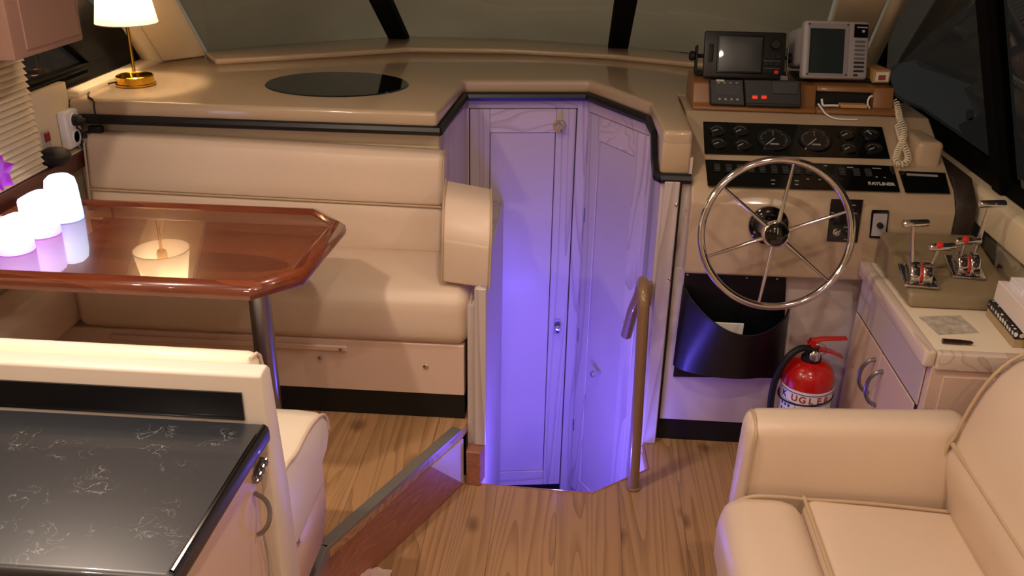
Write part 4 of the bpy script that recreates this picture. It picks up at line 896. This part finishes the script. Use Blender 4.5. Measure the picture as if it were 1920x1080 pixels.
# ============================================================ FIRE EXTINGUISHER
ex = thing('fire_extinguisher', 'red fire extinguisher with white label standing on the floor beside the helm', 'fire extinguisher', (.755, 2.50, 0))
ec = V3((.752, 2.50, 0)); er = .077
b = NB(); lathe(b, [(.06, .001), (er-.004, .004), (er, .02), (er, .370)]+[(er*math.cos(a)*.80+er*.20*(1 if a < 1.2 else .6), .370+.060*math.sin(a)) for a in [i*pi/2/8 for i in range(1, 8)]]+[(.02, .431), (.02, .438)], ec, 48); ob('cylinder', b, RED, ex, angle=50)
def arc_sheet(r, a0_, a1_, z0_, z1_, th, mi=0, bm=None, tilt=0):
    g = [[ec+V3((r*math.cos(math.radians(a)), r*math.sin(math.radians(a)), z0_ if j == 0 else z1_+tilt*(a-(-90))/60)) for j in (0, 1)] for a in [a0_+(a1_-a0_)*i/24 for i in range(25)]]
    quadsheet(bm, g, th, mi)
b = NB(); arc_sheet(er+.0016, -172, -22, .09, .352, .0012, 0, b); lab = ob('label', b, LABELW, ex)
b = NB(); arc_sheet(er+.0026, -168, -28, .342, .3445, .0008, 0, b); arc_sheet(er+.0026, -168, -28, .308, .3095, .0008, 0, b)
for a in (-168, -28, -124): arc_sheet(er+.0026, a, a+1, .12 if a != -124 else .12, .343 if a != -124 else .305, .0008, 0, b)
for i in range(7):
    for a in (-160, -150, -141):
        arc_sheet(er+.0026, a, a+5, .288-.018*i, .297-.018*i, .0006, 0, b)
for i in range(10): arc_sheet(er+.0026, -118, -118+70-(i*13 % 19), .294-.011*i, .2955-.011*i, .0006, 0, b)
ob('label_print', b, BLUEINK, ex)
b = NB()
def curved_text(bm, txt, a0_, step, z, size, mi):
    for i, ch in enumerate(txt):
        if ch == ' ': continue
        a = math.radians(a0_+step*i); o_ = ec+V3(((er+.0030)*math.cos(a), (er+.0030)*math.sin(a), z)); merge(bm, text_bm(ch, size, frame(o_, (-math.sin(a), math.cos(a), 0), (0, 0, 1)), .0004, .0006), mi)
curved_text(b, 'K', -155, 15, .326, .030, 0); curved_text(b, 'UGLER', -128, 18, .326, .030, 1); ob('label_lettering', b, [BLUEINK, REDINK], ex, smooth=False)
b = NB(); tube(b, [ec+V3(((er+.003)*math.cos(a), (er+.003)*math.sin(a), .309+.010*math.cos(a*1.0+.3))) for a in [2*pi*i/48 for i in range(48)]], .0028, 8, closed=True); ob('strap', b, BLACK, ex)
b = NB(); lathe(b, [(.030, .425), (.030, .440), (.022, .445), (.018, .475), (.012, .480)], ec, 24); ob('valve', b, mat('dark_valve', '#3a3230', .35, metal=.7), ex)
b = NB(); lathe(b, [(.016, 0), (.016, .012), (.013, .014), (.001, .014)], ec+V3((0, -.022, .452)), 20, axis=(0, -1, .3)); lathe(b, [(.003, .0142), (.001, .016)], ec+V3((0, -.022, .452)), 20, axis=(0, -1, .3)); ob('pressure_gauge', b, CHROME, ex)
b = NB(); prism(b, [(-.015, .470), (.02, .470), (.055, .462), (.092, .445), (.092, .440), (.055, .456), (.01, .462)], 'y', 2.487, 2.513, .002, 1, 0, Matrix.Translation((ec.x, 0, 0))); ob('carry_handle', b, RED, ex)
b = NB(); prism(b, [(-.02, .482), (-.01, .496), (.02, .504), (.096, .508), (.096, .503), (.02, .497), (.0, .482)], 'y', 2.488, 2.512, .002, 1, 0, Matrix.Translation((ec.x, 0, 0))); box(b, ec.x-.012, ec.x+.012, 2.485, 2.515, .472, .498, .003, 1); ob('squeeze_lever', b, RED, ex)
b = NB(); tube(b, [ec+V3((x, -.022, z)) for x, z in ((.0, .49), (.02, .495), (.035, .48), (.032, .46), (.02, .455))], .0015, 6, smooth_path=2); lathe(b, [(.006, -.018), (.006, .018)], ec+V3((.008, 0, .488)), 12, axis=(0, 1, 0)); ob('safety_pin', b, CHROME, ex)
b = NB(); tube(b, [ec+V3(p) for p in ((-.012, -.015, .47), (-.04, -.02, .478), (-.075, -.03, .455), (-.098, -.03, .40), (-.108, -.02, .33), (-.10, -.01, .22), (-.095, 0, .12))], .0105, 12, smooth_path=3); tube(b, [ec+V3((-.095, 0, .13)), ec+V3((-.092, 0, .03))], [.011, .017], 14); ob('hose', b, BLACK, ex)
# ============================================================ RIGHT LOCKER
CT = .715
cb_ = thing('side_locker', 'whitewashed wood locker with curved handles between helm and sofa', 'cabinet', (1.05, 2.33, 0))
b = NB(); box(b, .90, 1.29, 2.02, 2.60, .001, CT-.035, .002, 1); ob('carcass', b, PINKP, cb_, smooth=False)
b = NB(); box(b, .893, 1.295, 2.038, 2.60, CT-.012, CT, .003, 2); ob('worktop', b, mat('pale_cream_laminate', '#e8dac2', .4), cb_)
b = NB(); box(b, .875, .905, 2.018, 2.598, CT-.04, CT+.006, .008, 3); box(b, .9055, 1.295, 2.012, 2.0375, CT-.045, CT+.004, .006, 3); ob('edge_rail', b, PICKY, cb_)
b = NB(); box(b, .8985, .8998, 2.05, 2.599, .08, .68, 0, 1); ob('gap_shade_sheet', b, mat('gap_shadow_brown', '#3a221a', .8), cb_, smooth=False); b = NB(); box(b, .8935, .898, 2.045, 2.598, .553, .675, .002, 1); ob('top_panel', b, PICKP, cb_, smooth=False)  # dark sheet behind the door fronts paints the shade of their gaps
def arc_handle(parent, y, z, h, x, m=STEEL, nm='handle'):
    b = NB(); tube(b, [(x-.001, y, z-h/2), (x-.018, y, z-h/2*.9), (x-.034, y, z-h*.25), (x-.038, y, z), (x-.034, y, z+h*.25), (x-.018, y, z+h/2*.9), (x-.001, y, z+h/2)], .0058, 10, smooth_path=2); return ob(nm, b, m, parent)
b = NB(); box(b, .8925, .898, 2.333, 2.598, .09, .548, .003, 2); dA = ob('door', b, PINKP, cb_, smooth=False); arc_handle(dA, 2.365, .455, .11, .8925)
b = NB(); box(b, .8925, .898, 2.06, 2.329, .09, .548, .003, 2); dB = ob('door', b, PINKP, cb_, smooth=False); arc_handle(dB, 2.295, .455, .11, .8925)
b = NB(); box(b, .93, 1.28, 2.014, 2.0195, .05, .655, .002, 1); ob('end_panel', b, PINKP, cb_, smooth=False)
# ------------------------------------------------------------ throttle box
th = thing('throttle_pedestal', 'olive beige moulded pedestal for the throttles on the right locker', 'pedestal', (1.0, 2.35, CT+.001))
b = NB(); prism(b, [(2.275, CT+.002), (2.290, CT+.040), (2.32, CT+.052), (2.595, CT+.105), (2.595, CT+.002)], 'x', .915, 1.190, .012, 4); ob('moulding', b, FIBRE_D, th, angle=50)
PN = V3((0, -.189, .982)); PV = V3((0, .982, .189)); ppl = (V3((1, 2.32, CT+.0525)), PN)
def control(cx_px, cy_px, levers, nm_label, group=None):
    c = at(cx_px, cy_px, plane=ppl); M = frame(c, V3((1, -.10, 0)), PV)
    t = thing('engine_control', nm_label, 'throttle', c)
    b = NB(); box(b, -.045, .045, -.055, .055, .0005, .010, .006, 3, 0, M); ob('base_plate', b, CHROME, t)
    b = NB()
    for x in (-.016, .016):
        s = NB(); prism(s, [(-.040, .0), (-.036, .018), (-.018, .034), (0, .039), (.018, .034), (.036, .018), (.040, 0)], 'x', x-.013, x+.013, .003, 2); merge(b, s, 0, M @ Matrix.Translation((0, 0, .010)))
    prism(b, [(-.036, .0), (-.030, .016), (0, .034), (.030, .016), (.036, 0)], 'x', -.0025, .0025, .0005, 1, 1, M @ Matrix.Translation((0, 0, .012)))
    ob('dome', b, [CHROME, REDP], t, angle=50)
    for (x, by, tx, ty, ht, hang, red) in levers:
        p0 = M @ V3((x, by, .028)); p1 = M @ V3((tx, ty, ht)); b = NB(); tube(b, [p0, p1], [.0065, .0052], 12); lv = ob('lever', b, CHROME, t)
        d_ = V3((math.cos(hang), math.sin(hang)*.6, math.sin(hang)*.4)).normalized(); b = NB(); q0, q1 = p1-d_*.028, p1+d_*.042
        tube(b, [q0, q0+d_*.004, q1-d_*.004, q1], [.008, .0105, .0105, .008], 16); gr = ob('grip', b, CHROME, lv)
        if red:
            b = NB(); lathe(b, [(.0085, 0), (.0085, .008), (.006, .011), (.001, .012)], p1+V3((0, -.006, .006))-d_*.004, 16, axis=(0, -.7, .7)); ob('red_button', b, REDP, lv, label='red button')
    return t
control(1720, 520, [(-.020, .0, -.040, .03, .150, .12, False), (.026, .0, .038, .015, .092, .12, True)], 'left chrome twin lever engine control, nearer the steering wheel')
control(1808, 504, [(-.018, .0, -.020, .0, .088, .10, True), (.022, .02, .034, .06, .175, .12, False)], 'right chrome twin lever engine control, nearer the side window')
# ------------------------------------------------------------ papers, pen, book, boxes
def flatpoly(name, px, z, th, m, label, cat, **kw):
    pts = [at(x, y, Z=z) for x, y in px]; b = NB(); prism(b, [(p.x, p.y) for p in pts], 'z', z, z+th, **kw); c = sum(pts, V3())/len(pts)
    return tag(ob(name, b, m, loc=(c.x, c.y, z), smooth=False), label, cat)
flatpoly('chart_sheet', [(1722, 594), (1800, 592), (1836, 624), (1760, 628)], CT+.0005, .001, mat('grey_print_paper', '#bdb2a2', .7, vary=(40, .3)), 'grey printed sheet lying on the right locker in front of the throttles', 'paper')
pe = thing('pen', 'dark pen lying on the right locker beside the printed sheet', 'pen', at(1796, 642, Z=CT+.001))
q0, q1 = at(1767, 639, Z=CT+.008), at(1825, 643, Z=CT+.008)
b = NB(); tube(b, [q0, q0.lerp(q1, .6)], .0062, 12); ob('cap', b, mat('dark_brown_plastic', '#24130e', .3), pe)
b = NB(); tube(b, [q0.lerp(q1, .6), q0.lerp(q1, .92), q1], [.0055, .005, .0015], 12); ob('barrel', b, mat('dark_pen_barrel', '#2e1c18', .3), pe)
bk = thing('notebook', 'thick notebook with black and white patterned cover under the white carton', 'book', at(1880, 620, Z=CT+.001))
P0, P1 = at(1842, 591, Z=CT), at(1884, 643, Z=CT)
M = frame(V3((P0.x+.006, P0.y, CT+.001)), P1-P0, V3((0, 0, 1)).cross(P1-P0)); ln = (P1-P0).length*1.15
pat = bpy.data.materials.new('black_white_pattern'); pat.use_nodes = True; nt = pat.node_tree; bb = nt.nodes['Principled BSDF']; vo = nt.nodes.new('ShaderNodeTexVoronoi'); vo.inputs['Scale'].default_value = 62; vo.inputs['Randomness'].default_value = .25
tcn = nt.nodes.new('ShaderNodeTexCoord'); rp = nt.nodes.new('ShaderNodeValToRGB'); rp.color_ramp.interpolation = 'CONSTANT'; rp.color_ramp.elements[0].color = (.75, .72, .68, 1); rp.color_ramp.elements[1].color = (.01, .01, .012, 1); rp.color_ramp.elements[1].position = .38
nt.links.new(tcn.outputs['Object'], vo.inputs['Vector']); nt.links.new(vo.outputs['Distance'], rp.inputs[0]); nt.links.new(rp.outputs[0], bb.inputs['Base Color'])
b = NB(); box(b, 0, ln, .002, .13, .0, .022, .001, 1, 0, M); ob('pages', b, mat('tan_pages', '#b39c78', .7), bk, smooth=False)
b = NB(); box(b, -.002, ln+.002, 0, .132, .0225, .045, .003, 2, 0, M); ob('cover', b, pat, bk)
M2_ = Matrix.Translation((0, 0, .047)) @ M @ Matrix.Translation((.012, .010, 0)) @ Matrix.Rotation(.0, 4, 'Z')
bx = thing('white_carton', 'white cardboard carton on the patterned notebook at the right picture edge', 'box', M2_ @ V3((.1, .06, 0)))
b = NB(); box(b, -.01, ln+.02, 0, .15, 0, .055, .002, 1, 0, M2_); ob('body', b, BOXW, bx, smooth=False)
b = NB(); box(b, .01, .09, .02, .14, .0555, .075, .001, 1, 0, M2_); ob('flap', b, WHITE, bx, smooth=False)
b = NB(); M = M2_ @ Matrix.Translation((.06, .08, .0755)); box(b, -.04, .05, -.02, .05, 0, .012, .004, 2, 0, M); box(b, -.02, .03, .0, .03, .0122, .013, 0, 1, 1, M)
tag(ob('grey_gadget', b, [mat('beige_plastic', '#c9c0a6', .5), DKGREY], loc=M @ V3((0, 0, 0))), 'small beige plastic gadget lying on top of the white carton', 'gadget')
# ============================================================ SOFA
so = thing('sofa', 'cream vinyl sofa with piped cushions in the lower right corner', 'sofa', (.85, 1.4, 0))
def seat_fn(v):
    k = max(0, (v.x-.60)/.35); return V3((v.x, v.y, v.z-.018*k*(1 if v.z > .35 else 0)))
ZS = .422
b = NB(); cushion(b, .383, .580, .60, 1.816, .22, ZS+.008, .055, .006, 9); ob('seat_front_roll', b, VINYL, so)
b = NB(); cushion(b, .582, .975, .60, 1.812, .22, ZS, .022, .008, 9, fn=seat_fn); ob('seat_cushion', b, VINYL, so)
b = NB(); tube(b, [(.583, .62, ZS+.001), (.583, 1.812, ZS+.001)], .0048, 10)
tube(b, [(.388, 1.79, ZS-.10), (.395, 1.795, ZS-.055), (.42, 1.80, ZS-.016), (.46, 1.80, ZS+.004), (.53, 1.80, ZS+.006), (.583, 1.805, ZS-.002), (.72, 1.811, ZS-.005), (.93, 1.811, ZS-.018)], .0045, 10, smooth_path=2); ob('seat_piping', b, VINYL_D, so)
b = NB()
def arm_fn(v):
    t_ = (v.x-.442)/.53; return V3((v.x+.02*max(0, .62-v.z)*(-1 if v.x < .5 else 0), v.y+.045*t_*(1 if v.z > .5 else .4)+.012*max(0, (.62-v.z)), v.z))
cushion(b, .437, .965, 1.822, 1.925, .06, .604, .032, .004, 9, fn=arm_fn); ob('armrest', b, VINYL, so)
b = NB(); tube(b, [arm_fn(V3(p)) for p in [(.452, 1.816, .24), (.452, 1.816, .56), (.455, 1.822, .580), (.455, 1.85, .6045), (.455, 1.895, .6045), (.455, 1.925, .58)]], .0038, 10, smooth_path=2); ob('armrest_piping', b, VINYL_D, so)
# back: profile in x/z swept along y
bp = [(.925, .36), (.918, .43), (.900, .50), (.898, .555), (.912, .585), (.918, .62), (.928, .665), (.945, .72), (.968, .765), (.998, .80), (1.035, .818), (1.09, .818), (1.13, .79), (1.15, .74), (1.15, .10), (.96, .10), (.945, .30)]
b = NB(); s = NB(); ys = [.60, .9, 1.2, 1.5, 1.74, 1.83, 1.858, 1.866]; ks = [0, 0, 0, 0, 0, .004, .012, .026]
rings = []
for y, k in zip(ys, ks):
    ins_ = [(x+(.0 if x > 1.1 else k*.8), z-(k if z > .5 else -k*.3)) for x, z in bp]; rings.append([s.verts.new((x, y, z)) for x, z in ins_])
for i in range(len(rings)-1):
    for j in range(len(bp)): s.faces.new((rings[i][j], rings[i][(j+1) % len(bp)], rings[i+1][(j+1) % len(bp)], rings[i+1][j]))
s.faces.new(rings[0]); s.faces.new(rings[-1][::-1]); bmesh.ops.recalc_face_normals(s, faces=s.faces); bmesh.ops.triangulate(s, faces=[f for f in s.faces if len(f.verts) > 4]); merge(b, s)
ob('backrest', b, VINYL, so, angle=55)
b = NB(); tube(b, [(x+.001, 1.852, z+.001) for x, z in bp[1:13]], .0042, 10, smooth_path=1); tube(b, [(.909, .62, .570), (.909, 1.845, .570)], .006, 10); ob('back_piping', b, VINYL_D, so)
b = NB(); box(b, .43, 1.14, .60, 1.80, .03, .215, .004, 1); ob('base', b, VINYL, so)
for x in (.46, 1.08):
    for y in (.66, 1.74):
        b = NB(); lathe(b, [(.018, .001), (.020, .029)], (x, y, 0), 14); ob('leg', b, BLACK, so)
# ============================================================ FRONT BENCH AND COUNTER
be = thing('dinette_bench', 'cream bench facing the table, its backrest behind the black counter', 'bench', (-.9, 1.55, PL))
b = NB(); prism(b, [(1.288, PL+.001), (1.288, .984), (1.298, .988), (1.325, .988), (1.337, .975), (1.37, .70), (1.40, PL+.001)], 'x', -1.64, -.503, .004, 2); ob('back_panel', b, mat('ivory_laminate', '#e6d9cb', .42, vary=(3, .02)), be, angle=50)
b = NB()
def bf(v): return V3((v.x, v.y+(.985-v.z)*.10, v.z))
cushion(b, -1.64, -.536, 1.338, 1.385, .66, .986, .018, .004, 9, fn=bf); ob('back_cushion', b, VINYL_W, be)
b = NB(); tube(b, [bf(V3(p)) for p in [(-.540, 1.345, .986), (-.536, 1.375, .984), (-.535, 1.381, .95), (-.535, 1.381, .80), (-.535, 1.381, .68)]], .0035, 8, smooth_path=1); ob('cushion_piping', b, VINYL, be)
spf = [(1.40, .622), (1.44, .642), (1.50, .650), (1.53, .648), (1.575, .634), (1.66, .636), (1.73, .625), (1.79, .602), (1.818, .572), (1.822, .54), (1.80, .515), (1.755, .49)]
b = NB(); s = NB(); xs = [-1.64, -1.1, -.62, -.575, -.560, -.555]; ks = [0, 0, 0, .002, .006, .013]; rings = []
full = spf+[(1.755, .44), (1.40, .44)]
for x, k in zip(xs, ks): rings.append([s.verts.new((x, y-(k if y > 1.5 else 0), z-(k if z > .5 else 0))) for y, z in full])
for i in range(len(rings)-1):
    for j in range(len(full)): s.faces.new((rings[i][j], rings[i][(j+1) % len(full)], rings[i+1][(j+1) % len(full)], rings[i+1][j]))
s.faces.new(rings[0]); s.faces.new(rings[-1][::-1]); bmesh.ops.recalc_face_normals(s, faces=s.faces); bmesh.ops.triangulate(s, faces=[f for f in s.faces if len(f.verts) > 4]); merge(b, s)
ob('seat_cushion', b, VINYL_W, be, angle=55)
b = NB(); tube(b, [(-.557, y-.004, z-.004) for y, z in spf[:10]], .0042, 8, smooth_path=1); ob('seat_piping', b, VINYL, be)
b = NB(); prism(b, [(1.404, PL+.09), (1.70, PL+.09), (1.752, .36), (1.752, .438), (1.404, .438)], 'x', -1.64, -.557, .002, 1); ob('base', b, PINKP, be, angle=50)
b = NB(); box(b, -1.64, -.60, 1.30, 1.74, PL+.001, PL+.088); ob('kick_board', b, BLACK, be, smooth=False)
c = at(558, 1016, X=-.557); b = NB(); lathe(b, [(.009, 0), (.009, .003), (.003, .006)], c, 14, axis=(1, 0, 0)); ob('screw', b, CHROME, be)
co = thing('galley_counter', 'black marbled counter with pinkish side panel in the lower left corner', 'counter', (-1.0, 1.1, 0))
b = NB(); prism(b, [(-1.64, .900), (-.503, .900), (-.497, 1.20), (-.492, 1.283), (-1.64, 1.283)], 'z', .862, .900, .012, 4); ob('worktop', b, STONE, co, angle=50)
b = NB(); tube(b, [(-.509, .915, .8985), (-.504, 1.20, .8985), (-.501, 1.272, .8985)], .004, 8); ob('edge_bead', b, BLACKG, co)
b = NB(); box(b, -1.64, -.520, .93, 1.282, .001, .861, .002, 1); ob('cabinet', b, PINKP, co, smooth=False)
b = NB(); box(b, -1.64, -.538, 1.2835, 1.2872, .900, .953); ob('backsplash', b, BLACKG, co, smooth=False)
b = NB(); box(b, -.5195, -.513, .95, 1.235, .08, .85, .002, 1); dr = ob('door', b, PINKP, co, smooth=False)
b = NB()
xh = -.508
p0, p1 = at(478, 925, X=xh), at(485, 1002, X=xh)
tube(b, [p0, at(497, 935, X=xh+.012), at(507, 955, X=xh+.02), at(505, 980, X=xh+.02), at(495, 996, X=xh+.012), p1], .0042, 10, smooth_path=2); ob('handle', b, STEEL, dr)
h0, h1 = at(476, 902, X=-.510), at(492, 862, X=-.510)
b = NB(); M = frame(h0.lerp(h1, .5), h1-h0, (1, 0, 0)); L2 = (h1-h0).length/2
box(b, -L2, L2, -.004, .004, -.008, .008, .001, 1, 0, M); tube(b, [M @ V3((-L2*1.1, .006, 0)), M @ V3((L2*1.1, .006, 0))], .0035, 8)
for u in (-.7, 0, .7): lathe(b, [(.006, 0), (.006, .006), (.002, .008)], (0, 0, 0), 12, M=M @ Matrix.Translation((L2*u, .004, 0)) @ Matrix.Rotation(-pi/2, 4, 'X'))
ob('latch', b, STEEL, dr)
b = NB(); tube(b, [at(494, 1000, X=-.506), at(504, 1050, X=-.506), at(507, 1100, X=-.506)], .0022, 8, smooth_path=1)
tag(ob('loose_grey_string', b, GREYPL, loc=at(500, 1020, X=-.506)), 'thin grey cord hanging below the counter handle', 'cord')
# crumpled cloth on the floor at the bottom edge
c = at(700, 1078, Z=0); g = []
for i in range(12):
    row = []
    for j in range(12):
        x, y = (i/11-.5)*.10, (j/11-.5)*.10; r_ = math.hypot(x, y)
        row.append(V3((c.x+x, c.y-.035+y, .006+max(0, .022*math.exp(-(r_/.035)**2)+.006*math.sin(x*150)*math.cos(y*120+x*60)))))
    g.append(row)
b = NB(); quadsheet(b, g, .002); tag(ob('crumpled_cloth', b, mat('pale_pink_cloth', '#d9bfae', .9, bump=(120, .4)), loc=(c.x, c.y-.03, 0)), 'small crumpled pale cloth on the floor at the foot of the step', 'cloth')
